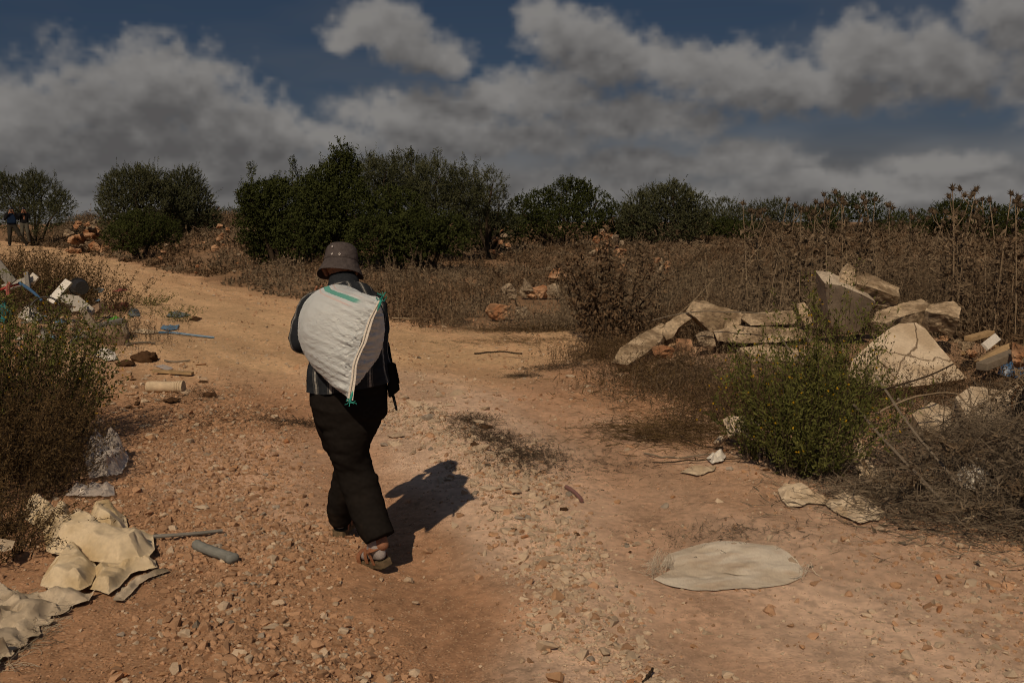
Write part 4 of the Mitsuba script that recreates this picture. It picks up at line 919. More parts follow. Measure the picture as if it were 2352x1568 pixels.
# ---- shrubs with leafy stems
def shrub(root, base, n, H, spread, leaf_l, leaf_w, per, leaf_mat, twig_mat, droop=0.3, flowers=0, r0=0.15, spread_leaf=0.5, lean=(0, 0), seed=0):
    base = np.asarray(base, float)
    a = R.uniform(0, 2 * np.pi, n); rr = np.sqrt(R.uniform(0, 1, n))
    b = base + np.stack([np.cos(a) * r0 * rr, np.sin(a) * r0 * rr, np.zeros(n)], -1)
    b[:, 2] = surf(b[:, 0], b[:, 1]) - 0.01
    out = np.stack([np.cos(a), np.sin(a), np.zeros(n)], -1) * (rr * spread)[:, None] + np.array([lean[0], lean[1], 0]) + np.concatenate([R.normal(0, 0.10, (n, 2)), np.zeros((n, 1))], 1)
    h = H * R.uniform(0.35, 1.12, n) * np.sqrt(np.clip(1 - 0.45 * rr ** 2, 0.2, 1))
    top = b + out * np.asarray(spread > 0, float) + np.stack([0 * h, 0 * h, h], -1)
    mid = (b + top) / 2 + np.stack([-out[:, 0] * droop * 0.4, -out[:, 1] * droop * 0.4, h * 0.10], -1) + R.normal(0, 0.03, (n, 3))
    segs = 5; t = np.linspace(0, 1, segs + 1)[None, :, None]
    path = (1 - t) ** 2 * b[:, None] + 2 * t * (1 - t) * mid[:, None] + t ** 2 * top[:, None]
    p0, p1 = path[:, :-1].reshape(-1, 3), path[:, 1:].reshape(-1, 3)
    wd = np.tile(np.linspace(0.0045, 0.0018, segs), n)
    labels[part(root, 'stems', ply(cat([blades(p0, p1, wd), blades(p0, p1, wd)]), twig_mat))] = {'kind': 'stuff'}
    m = n * per
    t = R.uniform(0.12, 1.0, (n, per, 1)); q = (1 - t) ** 2 * b[:, None] + 2 * t * (1 - t) * mid[:, None] + t ** 2 * top[:, None]
    dd = unit(2 * (1 - t) * (mid - b)[:, None] + 2 * t * (top - mid)[:, None])
    ld = unit(dd * (1 - spread_leaf) + unit(R.normal(size=(n, per, 3))) * spread_leaf).reshape(-1, 3)
    q = q.reshape(-1, 3) + R.normal(0, 0.012, (m, 3))
    part(root, 'leaves', ply(blades(q, q + ld * (leaf_l * R.uniform(0.5, 1.3, m))[:, None], leaf_w * R.uniform(0.7, 1.3, m)), leaf_mat))
    if flowers:
        s = R.integers(0, n, flowers); e = top[s] + R.normal(0, 0.035, (flowers, 3)) - np.stack([0 * h[s], 0 * h[s], R.uniform(0, 0.3, flowers) * h[s]], -1)
        nv = 5; o = np.repeat(e, nv, 0); d = unit(R.normal(size=(flowers * nv, 3)))
        labels[part(root, 'flowers', ply(slivers(o, o + d * 0.012, 0.006), 'yellow_petal'))] = {'kind': 'stuff'}

k = thing('green_shrub', 'bushy green shrub with small yellow flowers in front of the broken slabs', 'shrub')
shrub(k, [2.02, 6.80, 0], 112, 1.05, 0.22, 0.042, 0.0055, 54, 'bush_leaf', 'bark', flowers=80, r0=0.20, spread_leaf=0.55)
shrub(k, [2.06, 6.75, 0], 46, 0.85, 0.52, 0.042, 0.0055, 48, 'bush_leaf', 'bark', flowers=20, r0=0.16, spread_leaf=0.5, droop=0.6)
shrub(k, [2.15, 6.9, 0], 46, 1.32, 0.22, 0.040, 0.0052, 60, 'bush_leaf', 'bark', flowers=20, r0=0.2, spread_leaf=0.45)
k = thing('green_shrub', 'slender upright green sprigs at the left of the flowering shrub', 'shrub')
shrub(k, [1.85, 7.2, 0], 54, 1.02, 0.18, 0.042, 0.0055, 50, 'bush_leaf', 'bark', flowers=40, r0=0.14, spread_leaf=0.5, lean=(-0.05, 0))
k = thing('green_shrub', 'tall thin green sprigs rising before the grey upright slab', 'shrub')
shrub(k, [2.72, 8.3, 0], 85, 1.38, 0.20, 0.042, 0.0055, 56, 'bush_leaf', 'bark', flowers=30, r0=0.25, spread_leaf=0.5)
k = thing('green_shrub', 'small green plant growing in front of the pale cracked slab', 'shrub')
shrub(k, [3.12, 7.9, 0], 12, 0.62, 0.16, 0.042, 0.006, 34, 'bush_leaf', 'bark', r0=0.08)
k = thing('flowering_bush', 'tangled olive green bush with yellow flowers at the left edge', 'bush')
shrub(k, [-4.15, 7.9, 0], 620, 1.32, 0.32, 0.036, 0.0058, 54, 'bush_leaf', 'bark', flowers=300, r0=0.62, spread_leaf=0.6)
k = thing('dry_bush', 'brown tangled half-dry bush at the left edge above the crumpled sheet', 'bush')
shrub(k, [-3.52, 6.45, 0], 520, 0.74, 0.24, 0.028, 0.0036, 62, 'brown_leaf', 'bark', flowers=0, r0=0.60, spread_leaf=0.75, droop=0.8)
k = thing('dry_bush', 'brown twiggy bush between the flowering bush and the clear bag', 'bush')
shrub(k, [-3.75, 7.2, 0], 380, 0.88, 0.26, 0.030, 0.004, 52, 'brown_leaf', 'bark', flowers=25, r0=0.50, spread_leaf=0.7, droop=0.7)
k = thing('dry_bush', 'low dark brush at the left edge beside the frayed rag', 'bush')
shrub(k, [-2.85, 5.25, 0], 170, 0.34, 0.30, 0.026, 0.0032, 46, 'brown_leaf', 'bark', r0=0.36, spread_leaf=0.75, droop=0.8)
for lab, pos, nst, H, sp in (('dry weed clump with dark seed heads behind the rubbish heap', [-8.1, 17.6, 0], 300, 1.2, 0.55), ('dry weed clump leaning over the track beyond the rubbish', [-7.2, 17.2, 0], 110, 0.95, 0.5), ('dry weed clump at the left edge in front of the two people', [-9.2, 18.6, 0], 280, 1.3, 0.6), ('far dry weed clump left of the road crest', [-12.6, 24.5, 0], 240, 1.0, 0.7)):
    k = thing('dry_weed_clump', lab, 'weed')
    shrub(k, pos, nst, H, sp, 0.06, 0.008, 26, 'brown_leaf' if nst > 60 else 'dry_weed', 'bark', r0=0.55, spread_leaf=0.75)
for lab, pos, nst, H in (('small green weed on the dirt beside the rubbish heap', [-5.4, 16.2, 0], 20, 0.34), ('low green tuft at the road edge beyond the rubbish', [-7.0, 19.2, 0], 30, 0.35)):
    k = thing('green_weed', lab, 'weed')
    shrub(k, pos, nst, H, 0.4, 0.05, 0.006, 20, 'bush_leaf', 'bark', r0=0.15, spread_leaf=0.6)

# upright dry weeds among the rubble and along the track edges
def patch(n, cx, cy, rx, ry): return cx + R.normal(0, 0.5, n) * rx, cy + R.normal(0, 0.5, n) * ry
ps = [patch(330, 1.75, 10.6, 0.9, 1.0), patch(420, 2.6, 9.9, 1.1, 0.9), patch(300, 3.6, 9.6, 1.0, 0.7), patch(220, 1.2, 12.6, 0.7, 0.8), patch(260, 2.3, 8.8, 0.8, 0.6), patch(380, 4.6, 9.0, 1.0, 0.9), patch(160, 5.2, 10.2, 0.8, 0.9), patch(220, 0.6, 15.6, 1.4, 0.3), patch(200, -5.6, 13.4, 0.8, 1.4), patch(160, -7.6, 16.5, 1.2, 1.6), patch(240, 2.9, 11.9, 1.6, 0.5), patch(200, 4.6, 8.2, 0.8, 0.5)]
x, y = np.concatenate([p[0] for p in ps]), np.concatenate([p[1] for p in ps])
scene['rubble_weeds'] = ply(scrub(x, y, R.uniform(0.16, 0.42, len(x)), 3, 7, 0.0022, 0.035), 'dry_weed')
labels['rubble_weeds'] = {'label': 'thin dry brown weeds growing among the broken slabs and along the track', 'category': 'weeds', 'kind': 'stuff'}
for q, (x, y, h, a, b) in enumerate(((2.9, 6.9, 1.1, 62, 20), (3.3, 6.5, 1.0, 70, -15), (3.5, 7.2, 1.2, 55, 30), (3.1, 6.1, 0.9, 74, 10), (3.7, 6.7, 1.0, 66, -30), (2.7, 6.3, 0.8, 78, 25), (3.9, 7.6, 1.1, 50, -10), (3.4, 7.7, 1.2, 46, 15), (4.1, 8.1, 1.2, 40, -18), (2.95, 5.7, 0.7, 80, 0), (3.6, 5.9, 0.8, 72, 22), (4.3, 7.3, 1.2, 48, 8))):
    k = thing('fallen_thistle', 'dead thistle lying flattened in the twig heap at the right edge', 'thistle', 'dead thistles lying in the twig heap at the right')
    st, hd, lf = THISTLES[(q * 2 + 1) % 9]; m = tr(x, y, float(surf(x, y)) + 0.10, R.uniform(-70, 40), h / 1.5, a, b)
    part(k, 'stem', st, m); part(k, 'leaves', lf, m); labels[part(k, 'flower_heads', hd, m)] = {'kind': 'stuff'}

# low dead brush around the rubble and the brush heap at the right
def tangle(n, cx, cy, rx, ry, h, L, w, seed, flat=0.35, dirx=(0, 0, 0)):
    x = cx + R.normal(0, 0.5, n) * rx; y = cy + R.normal(0, 0.5, n) * ry
    top = h * np.exp(-((x - cx) / rx) ** 2 - ((y - cy) / ry) ** 2)
    z = surf(x, y) + R.uniform(0.01, 1.0, n) * top
    d = unit(R.normal(size=(n, 3)) * [1, 1, flat] + np.asarray(dirx)); l = L * R.uniform(0.3, 1.3, n)
    b = np.stack([x, y, z], -1); e = b + d * l[:, None]; e[:, 2] = np.maximum(e[:, 2], surf(e[:, 0], e[:, 1]) + 0.01)
    return blades(b, e, w * R.uniform(0.5, 1.5, n), R.normal(0, 0.02, (n, 3)))
def clumps(n, cx, cy, rx, ry, h):
    x = cx + R.normal(0, 0.5, n) * rx; y = cy + R.normal(0, 0.5, n) * ry
    k = fb(np.stack([x, y, 0 * x], -1), 2.4, 2, 150) > 0.0
    x, y = x[k], y[k]; n = len(x)
    b = np.stack([x, y, surf(x, y) + R.uniform(0.02, 1, n) * h * np.exp(-((x - cx) / rx) ** 2 - ((y - cy) / ry) ** 2)], -1); d = unit(R.normal(size=(n, 3)))
    return blades(b, b + d * R.uniform(0.03, 0.09, (n, 1)), R.uniform(0.004, 0.014, n), R.normal(0, 0.012, (n, 3)))
m = [tangle(4600, 3.25, 6.5, 1.0, 1.2, 0.50, 0.26, 0.0030, 1, 0.7, (0.25, -0.25, -0.05)), tangle(900, 3.2, 6.5, 1.0, 1.2, 0.42, 0.55, 0.0028, 21, 0.3, (0.6, -0.7, -0.1)), clumps(3000, 3.25, 6.5, 1.0, 1.2, 0.45), tangle(3600, 3.0, 5.75, 0.9, 0.6, 0.14, 0.26, 0.003, 2, 0.2), tangle(3200, 4.2, 7.6, 1.2, 1.0, 0.45, 0.30, 0.0035, 3, 0.5), tangle(1800, 2.5, 6.3, 0.6, 0.5, 0.10, 0.22, 0.003, 4, 0.2)]
scene['dead_brush'] = ply(cat(m), 'grey_twig')
labels['dead_brush'] = {'label': 'tangled heap of dead twigs and weeds at the right edge', 'category': 'brush', 'kind': 'stuff'}
m = [tangle(2600, 1.35, 8.2, 0.8, 0.7, 0.09, 0.20, 0.0025, 5, 0.2), tangle(3000, 1.7, 10.4, 0.9, 1.1, 0.22, 0.18, 0.003, 6, 0.8), tangle(3400, 2.4, 9.2, 0.9, 0.8, 0.28, 0.22, 0.003, 7, 0.8), tangle(1500, 1.3, 12.4, 0.5, 0.7, 0.22, 0.2, 0.003, 8, 0.8), tangle(2200, 3.3, 9.8, 0.9, 0.6, 0.3, 0.2, 0.003, 9, 0.8), tangle(900, 0.1, 14.3, 1.3, 0.5, 0.02, 0.2, 0.002, 13, 0.05), tangle(1500, 0.35, 15.6, 1.2, 0.4, 0.08, 0.2, 0.003, 14, 0.5)]
scene['dry_litter'] = ply(cat(m), 'brown_leaf')
labels['dry_litter'] = {'label': 'low dry twigs and dark plant litter lying on the stony ground', 'category': 'litter', 'kind': 'stuff'}

m = [tangle(1500, -0.35, 8.5, 0.28, 0.5, 0.02, 0.07, 0.0018, 10, 0.2), tangle(2600, 0.12, 7.25, 0.36, 0.55, 0.025, 0.06, 0.0018, 11, 0.3), tangle(1500, -0.15, 7.9, 0.30, 0.30, 0.02, 0.06, 0.0018, 14, 0.3), tangle(1300, -1.85, 8.7, 0.5, 0.3, 0.02, 0.08, 0.0018, 12, 0.1), tangle(700, 0.75, 7.1, 0.6, 0.5, 0.012, 0.07, 0.0016, 15, 0.1), tangle(900, -2.6, 8.8, 0.5, 0.7, 0.02, 0.08, 0.0018, 16, 0.1), tangle(700, 1.25, 5.55, 0.5, 0.25, 0.01, 0.06, 0.0014, 17, 0.05), tangle(500, 0.1, 11.4, 0.25, 0.15, 0.02, 0.08, 0.002, 18, 0.2), tangle(900, 0.55, 11.9, 0.5, 0.25, 0.03, 0.1, 0.002, 19, 0.2), tangle(900, -3.3, 10.2, 0.5, 0.8, 0.03, 0.1, 0.002, 20, 0.2)]
scene['dark_litter'] = ply(cat(m), 'bark')
labels['dark_litter'] = {'label': 'dark dead plant crumbs and twiglets scattered in patches on the stony track', 'category': 'litter', 'kind': 'stuff'}

# scrub on the other side of the road, mostly outside the view
x = R.uniform(-34, -4.5, 9000); y = R.uniform(4.5, 60, 9000)
lft = x < np.interp(y, [4, 12.0, 16.0, 20.5, 28, 37, 49, 62], [-4.2, -6.5, -8.2, -11.0, -15.6, -21.0, -28, -37])
kk = lft & (fb(np.stack([x, y, 0 * x], -1), 0.5, 3, 180) > -0.06) & (R.uniform(0, 1, 9000) < np.clip(1.5 - y / 60, 0.3, 1))
x, y = x[kk][:3000], y[kk][:3000]
scene['verge_scrub'] = ply(scrub(x, y, R.uniform(0.25, 0.75, len(x)), 3, 6, 0.005, 0.07), 'dry_weed')
labels['verge_scrub'] = {'label': 'dry brown weeds on the left verge of the road', 'category': 'scrub', 'kind': 'stuff'}
# ------------------------------------------------------------------ broken concrete and rocks
def concrete_colour(p, n, uv):
    f = mikit.fbm(p.x * 6, p.y * 6, p.z * 6, 5)
    s = mikit.fbm(p.x * 48, p.y * 48, p.z * 48, 3)
    s = 1.3 * (s - 0.5) + 0.5 - 0.35 * smoothstep(0.62, 0.72, noise(p.x * 34, p.y * 34, p.z * 34))
    c = mix((0.25, 0.19, 0.13), (0.55, 0.45, 0.33), smoothstep(0.3, 0.65, f)) * (0.70 + 0.6 * s)
    return mix(c, mi.Color3f(0.15, 0.11, 0.075), smoothstep(0.56, 0.68, mikit.fbm(p.x * 4 + 3, p.y * 4, p.z * 6, 4)) * 0.6)
scene['concrete'] = {'type': 'bumpmap', 'arbitrary': proc(lambda p, n, uv: mikit.fbm(p.x * 30, p.y * 30, p.z * 30, 4), 2e-3), 'scale': 0.055, 'bsdf': {'type': 'diffuse', 'reflectance': proc(concrete_colour)}}
CRACKS = [[pix(*q)[[0, 2]] for q in line] for line in ([(2100, 742, 10.25), (2104, 775, 10.1), (2088, 800, 10.0), (2062, 830, 9.85), (2040, 868, 9.65), (2036, 895, 9.5)], [(1990, 790, 9.95), (2004, 815, 9.8), (2034, 848, 9.7), (2056, 862, 9.62)], [(2000, 800, 9.9), (2060, 812, 9.9), (2120, 822, 9.85), (2180, 828, 9.8)])]
def plaster_colour(p, n, uv):
    f = mikit.fbm(p.x * 5, p.y * 5, p.z * 5, 4)
    wx, wz = p.x + (mikit.fbm(p.x * 14, p.z * 14, 4.0, 3) - 0.5) * 0.06, p.z + (mikit.fbm(p.x * 14, p.z * 14, 9.0, 3) - 0.5) * 0.06
    crack = dr.minimum(dr.minimum(dseg(wx, wz, CRACKS[0]), dseg(wx, wz, CRACKS[1])), dseg(wx, wz, CRACKS[2]) + 0.002)
    c = mix((0.47, 0.385, 0.285), (0.62, 0.535, 0.425), smoothstep(0.35, 0.65, f)) * (0.86 + 0.28 * mikit.fbm(p.x * 60, p.y * 60, p.z * 60, 2))
    return mix(mi.Color3f(0.13, 0.095, 0.065), c, smoothstep(0.004, 0.013, crack) * 0.85 + 0.15)
scene['plaster_grey'] = {'type': 'diffuse', 'reflectance': proc(lambda p, n, uv: mix((0.34, 0.30, 0.25), (0.50, 0.445, 0.37), smoothstep(0.3, 0.7, mikit.fbm(p.x * 7, p.y * 7, p.z * 3, 4))) * (0.8 + 0.4 * mikit.fbm(p.x * 60, p.y * 60, p.z * 60, 2)))}
scene['plaster'] = {'type': 'bumpmap', 'arbitrary': proc(lambda p, n, uv: mikit.fbm(p.x * 30, p.y * 30, p.z * 30, 3), 2e-3), 'scale': 0.004, 'bsdf': {'type': 'diffuse', 'reflectance': proc(plaster_colour)}}
def rock_colour(lo, hi, dk):
    def fn(p, n, uv):
        f = mikit.fbm(p.x * 4, p.y * 4, p.z * 4, 4)
        c = mix(lo, hi, smoothstep(0.3, 0.7, f)) * (0.7 + 0.6 * mikit.fbm(p.x * 26, p.y * 26, p.z * 26, 3))
        return mix(c, mi.Color3f(dk), smoothstep(0.52, 0.66, mikit.fbm(p.x * 6, p.y * 6, p.z * 6 + 5, 4)) * 0.75)
    return {'type': 'bumpmap', 'arbitrary': proc(lambda p, n, uv: mikit.fbm(p.x * 18, p.y * 18, p.z * 18, 4), 4e-3), 'scale': 0.09, 'bsdf': {'type': 'diffuse', 'reflectance': proc(fn)}}
scene['orange_rock'] = rock_colour((0.33, 0.165, 0.09), (0.53, 0.35, 0.23), (0.20, 0.125, 0.08))
scene['grey_rock'] = rock_colour((0.27, 0.22, 0.165), (0.46, 0.385, 0.295), (0.13, 0.10, 0.08))

def prism(face, back, edge=0.05, rough=0.014, seed=0, taper=0.96, broken=0.0):
    """a broken slab: the visible face as (u, v, y) points, thickened by the vector back; refined and roughened, the broken sides most"""
    import mapbox_earcut
    P = np.array([pix(*q) for q in face]); c = P.mean(0)
    _, _, vt = np.linalg.svd(P - c); n = vt[2]
    if n @ np.asarray(back) > 0: n = -n
    eye = np.array([0, 0, CAM_Z]); ray = P - eye           # slide the corners along their sight lines until they are coplanar
    P = eye + ray * np.clip(((c - eye) @ n) / (ray @ n), 0.95, 1.05)[:, None]
    P = P - np.outer((P - c) @ n, n)
    Q = c + (P - c) * taper + np.asarray(back)
    x = np.stack([(P - c) @ vt[0], (P - c) @ vt[1]], -1)
    tri = mapbox_earcut.triangulate_float64(x, np.array([len(x)], np.uint32)).reshape(-1, 3)
    k = len(P); i = np.arange(k); j = (i + 1) % k
    f = np.vstack([tri, tri[:, ::-1] + k, np.stack([i, i + k, j], -1), np.stack([j, i + k, j + k], -1)])
    t = trimesh.Trimesh(np.vstack([P, Q]), f, process=True); trimesh.repair.fix_normals(t)
    if t.volume < 0: t.invert()
    m = manifold3d.Manifold(manifold3d.Mesh(t.vertices.astype(np.float32), t.faces.astype(np.uint32))).refine_to_length(edge).to_mesh()
    v, f = np.array(m.vert_properties[:, :3], float), np.array(m.tri_verts)
    nv = trimesh.Trimesh(v, f, process=False).vertex_normals
    flat = np.clip((np.abs(nv @ n) - 0.85) / 0.12, 0, 1)
    d = fb(v + seed, 9, 3, seed) * 2.2 * rough + fb(v + seed, 30, 2, seed + 1) * 1.4 * rough
    d = d * (1 - 0.85 * flat) + fb(v + seed, 2.5, 2, seed + 2) * min(0.006, rough * 0.5)
    side = (1 - flat) * fb(v + seed, 7, 2, seed + 5) * min(rough * 2.0, 0.03) * (1.0 if rough > 0.006 else 0.6)
    d = d + flat * broken * (fb(v + seed, 6, 3, seed + 7) + 0.5 * np.abs(fb(v + seed, 15, 2, seed + 8)))
    return v + nv * (d + side)[:, None], f

def slab(label, face, back, mat='concrete', nm='concrete_slab', edge=0.04, rough=0.014, cat_='slab', broken=0.05):
    s = len(scene) % 97 + 1
    return single(nm, label, cat_, ply(prism(face, back, edge, rough, s, broken=broken if mat == 'concrete' else 0.002), mat, smooth=18 if mat == 'concrete' else 9))

slab('upright leaning slab with a shaded smooth grey face and bright broken top', [(1895, 651, 10.95), (1930, 655, 10.9), (1970, 672, 10.85), (2012, 694, 10.8), (1994, 724, 11.0), (1972, 760, 11.25), (1940, 765, 11.25), (1912, 755, 11.25), (1900, 700, 11.1)], (-0.06, 0.20, 0.14), 'plaster_grey')
slab('small upright concrete chunk balanced on top of the slab heap', [(1926, 652, 10.95), (1938, 620, 11.0), (1950, 612, 11.0), (1963, 616, 11.0), (1966, 650, 10.95), (1955, 660, 10.95)], (0.03, 0.16, 0.02), nm='concrete_chunk', cat_='chunk')
slab('thick concrete block with shaded underside right of the topmost chunk', [(1968, 652, 10.9), (1966, 634, 11.15), (1990, 627, 11.3), (2024, 640, 11.3), (2064, 662, 11.25), (2066, 682, 10.95), (2040, 674, 10.85), (2000, 660, 10.85)], (0.02, 0.20, -0.22))
slab('flat tilted slab with a ragged front edge right of the upright slab', [(2000, 738, 10.45), (2014, 716, 10.75), (2060, 700, 11.0), (2115, 686, 11.2), (2136, 698, 11.1), (2126, 712, 10.75), (2080, 724, 10.55), (2036, 742, 10.40)], (0.02, 0.10, -0.17))
slab('rough end slab lying at the right of the heap among thistles', [(2126, 712, 10.65), (2138, 698, 10.9), (2192, 690, 11.0), (2207, 708, 10.75), (2203, 732, 10.55), (2170, 722, 10.5), (2140, 720, 10.55)], (0.03, 0.18, -0.22))
slab('large pale cracked slab leaning on the rubble heap', [(2006, 894, 9.40), (1984, 884, 9.45), (1950, 862, 9.57), (1956, 826, 9.78), (2000, 788, 9.99), (2040, 756, 10.17), (2064, 743, 10.25), (2104, 741, 10.26), (2126, 755, 10.18), (2160, 797, 9.94), (2194, 838, 9.71), (2222, 868, 9.55), (2130, 884, 9.45)], (0.06, 0.16, -0.07), 'plaster', edge=0.05, rough=0.004)
slab('pale slab half buried under twigs at the right edge', [(2195, 912, 8.0), (2230, 886, 8.35), (2320, 900, 8.4), (2345, 940, 8.1), (2300, 975, 7.8), (2225, 965, 7.75)], (0, 0.05, -0.12), 'plaster', rough=0.008)
slab('second pale slab lower under the brush heap', [(2095, 950, 7.75), (2140, 925, 8.0), (2190, 940, 8.0), (2180, 985, 7.7), (2120, 990, 7.6)], (0, 0.05, -0.10), 'plaster', rough=0.008)
slab('slab forming the left leg of the little concrete arch', [(1522, 765, 11.9), (1530, 742, 11.95), (1560, 722, 12.0), (1586, 716, 12.0), (1592, 728, 12.0), (1560, 752, 11.9), (1545, 776, 11.8), (1530, 782, 11.8)], (0.10, 0.45, -0.04), broken=0.07)
slab('thick slab forming the right roof of the little concrete arch', [(1575, 714, 11.9), (1592, 692, 12.0), (1620, 690, 12.0), (1655, 704, 12.0), (1700, 716, 12.0), (1718, 735, 11.9), (1690, 752, 11.85), (1650, 755, 11.85), (1640, 775, 11.8), (1622, 752, 11.85), (1596, 728, 11.9)], (0.08, 0.45, -0.10), broken=0.07)
slab('long rounded concrete beam lying right of the arch', [(1704, 732, 11.7), (1712, 720, 11.75), (1760, 717, 11.8), (1820, 715, 11.8), (1834, 728, 11.75), (1826, 742, 11.7), (1770, 748, 11.65), (1724, 747, 11.65)], (0.03, 0.32, -0.03), broken=0.06, nm='concrete_beam', cat_='beam')
slab('rough lower slab beneath the concrete beam', [(1640, 762, 11.6), (1700, 752, 11.6), (1780, 752, 11.6), (1850, 757, 11.6), (1856, 776, 11.5), (1790, 786, 11.45), (1690, 788, 11.45), (1648, 782, 11.5)], (0.03, 0.30, 0.0))
slab('small white chunk standing at the right end of the beam', [(1834, 722, 11.5), (1836, 700, 11.55), (1848, 695, 11.55), (1860, 712, 11.5), (1866, 740, 11.45), (1850, 748, 11.45)], (0.02, 0.16, 0.0), nm='concrete_chunk', cat_='chunk')
slab('long tan slab sloping down to the track left of the arch', [(1405, 832, 11.2), (1425, 800, 11.5), (1470, 768, 11.9), (1520, 742, 12.2), (1538, 752, 12.1), (1515, 786, 11.7), (1478, 815, 11.35), (1440, 838, 11.1)], (0.10, 0.22, -0.14))
slab('pale rubble strip half hidden by dry weeds below the beam', [(1700, 800, 11.0), (1760, 790, 11.1), (1840, 800, 11.1), (1900, 790, 11.2), (1905, 815, 11.0), (1820, 830, 10.8), (1730, 830, 10.8)], (0.02, 0.1, -0.2))

ROCK_N = [0]
def boulder(label, u, v, ru, rv, y, mat, nm='rock', cat_='rock', pits=0.25, amp=0.22, n=14, group=None, freq=1.0, px=2.3):
    ROCK_N[0] += 1
    k = y / 2287
    s = np.array([ru * k, 0.9 * (ru + rv) / 2 * k, rv * k * 1.15]); c = pix(u, v, y)
    top, low = c[2] + rv * k, float(ground_z(c[0], y)) - 0.06
    if y > 14 and top - low > 2.2 * s[2]:          # a rock that rises from the soil to that height
        gr = (top - low) / (2 * s[2]); s = s * [min(gr, 1.5) ** 0.8, min(gr, 1.5), gr]; c[2] = (top + low) / 2
    vt, f = rough_rock(40 + ROCK_N[0], s, max(px * 2.2 * y / 2287, s.max() / 16), amp, n, pits, freq)
    return single(nm, label, cat_, ply((vt + c, f), mat, smooth=30), group=group)

boulder('pitted orange boulder at the edge of the scrub beyond the pale track', 1146, 714, 34, 25, 16.9, 'orange_rock', pits=0.35, n=20)
boulder('grey rock half hidden in weeds right of the pitted orange boulder', 1197, 712, 20, 13, 17.2, 'grey_rock')
for lab, u, v, ru, rv, m in (('grey rock at the left end of the low stone row in the scrub', 1172, 660, 22, 17, 'grey_rock'), ('darker rock in the middle of the low stone row', 1212, 664, 17, 11, 'grey_rock'), ('tan rock right of the middle of the low stone row', 1243, 661, 18, 12, 'orange_rock'), ('small tan rock below the low stone row', 1222, 678, 14, 8, 'orange_rock'), ('white-topped rock at the right end of the low stone row', 1274, 657, 18, 12, 'grey_rock'), ('pale rock behind the low stone row', 1205, 644, 14, 8, 'grey_rock'), ('round tan boulder above the low stone row', 1281, 622, 18, 12, 'orange_rock')):
    boulder(lab, u, v, ru, rv, 20.5 if v > 640 else 23, m)
def rock_heap(what, u, v, ru, rv, y, n, mats=('orange_rock', 'orange_rock', 'grey_rock')):
    """a heap of separate rough stones reaching from the soil up to the pixel row v - rv"""
    k = y / 2287; c = pix(u, v, y); top = c[2] + rv * k; low = float(ground_z(c[0], y)) - 0.03; hgt = max(top - low, 0.15); w = ru * k
    for q in range(n):
        t = (q + 0.5) / n; r = w * R.uniform(0.22, 0.46) * (1.0 - 0.25 * t) * (9.0 / max(n, 6)) ** 0.25
        x = c[0] + R.uniform(-1, 1) * w * (1 - 0.75 * t); yy = y + R.uniform(-0.5, 0.5) * w; z = low + t * (hgt - r * 0.5)
        ROCK_N[0] += 1; s = np.array([r, r * R.uniform(0.7, 1), r * R.uniform(0.55, 0.85)])
        vt, f = rough_rock(40 + ROCK_N[0], s, max(y / 995 * 1.6, r / 9), 0.30, 13, 0.35, 1.3)
        single('rock', f'rough stone of the {what}', 'rock', ply((vt + [x, yy, z], f), mats[q % len(mats)], smooth=25), group=f'stones of the {what}')
for what, u, v, ru, rv, y, n in (('large orange rock heap before the green oak', 1392, 548, 52, 22, 33, 20), ('orange rock heap beside the thin olive tree', 1150, 540, 30, 15, 34, 9), ('orange rocks seen through the dead thistle clump', 1440, 610, 34, 18, 25, 9), ('orange rocks right of the dead thistle clump', 1510, 603, 46, 14, 26, 9), ('red rock heap at the left foot of the middle grove', 513, 530, 30, 18, 36, 10), ('pale stones left of the red rock heap', 468, 534, 18, 8, 36, 3), ('orange stones in the scrub by the road', 460, 608, 17, 8, 26, 3), ('pale stones under the dark oak', 545, 580, 14, 7, 28, 3), ('stones between the left olive trees and the road', 378, 562, 20, 10, 33, 4), ('orange rock heap by the left olive tree', 193, 532, 60, 30, 45, 24), ('red stones low behind the dead thistle clump', 1450, 648, 20, 12, 21, 4)):
    rock_heap(what, u, v, ru, rv, y, n, ('grey_rock', 'orange_rock') if 'pale' in what else ('orange_rock', 'orange_rock', 'orange_rock', 'grey_rock'))
boulder('dark grey rock under the little concrete arch', 1618, 782, 36, 26, 11.7, 'grey_rock')
boulder('orange block below the arch', 1570, 792, 26, 20, 11.5, 'orange_rock', pits=0.0, amp=0.08)
boulder('orange rock in weeds at the lower left of the arch', 1525, 808, 36, 18, 11.3, 'orange_rock', pits=0.1)
boulder('white limestone boulder at the left of the green shrub', 1704, 985, 50, 36, 7.75, 'plaster', pits=0.05, amp=0.12, n=12)
boulder('small pale stones beside the white boulder', 1652, 1012, 18, 12, 7.6, 'plaster', pits=0, amp=0.12)
boulder('tan boulder at the right edge beside the rusty junk', 2345, 815, 28, 36, 9.2, 'orange_rock', pits=0.1)
boulder('pale rock at the right edge under the twigs', 2330, 905, 26, 22, 8.6, 'plaster', pits=0.1)

for q in range(64):
    x, y = R.uniform(1.6, 5.2), R.uniform(8.9, 11.8)
    if x < 2.2 and y < 9.6: continue
    s_ = R.uniform(0.04, 0.13) * np.array([1, R.uniform(0.6, 0.9), R.uniform(0.35, 0.7)])
    vt, f = rough_rock(1400 + q, s_, s_.max() / 5, 0.16, 12)
    tone = ['pale', 'tan', 'grey'][q % 3]
    single('rubble_chunk', f'small {tone} rubble chunk lying among the broken slabs', 'rubble', ply((vt + [x, y, float(surf(x, y)) + s_[2] * 0.4], f), ['concrete', 'tan_stone', 'grey_stone'][q % 3], smooth=20), group=f'small {tone} rubble chunks among the slabs')

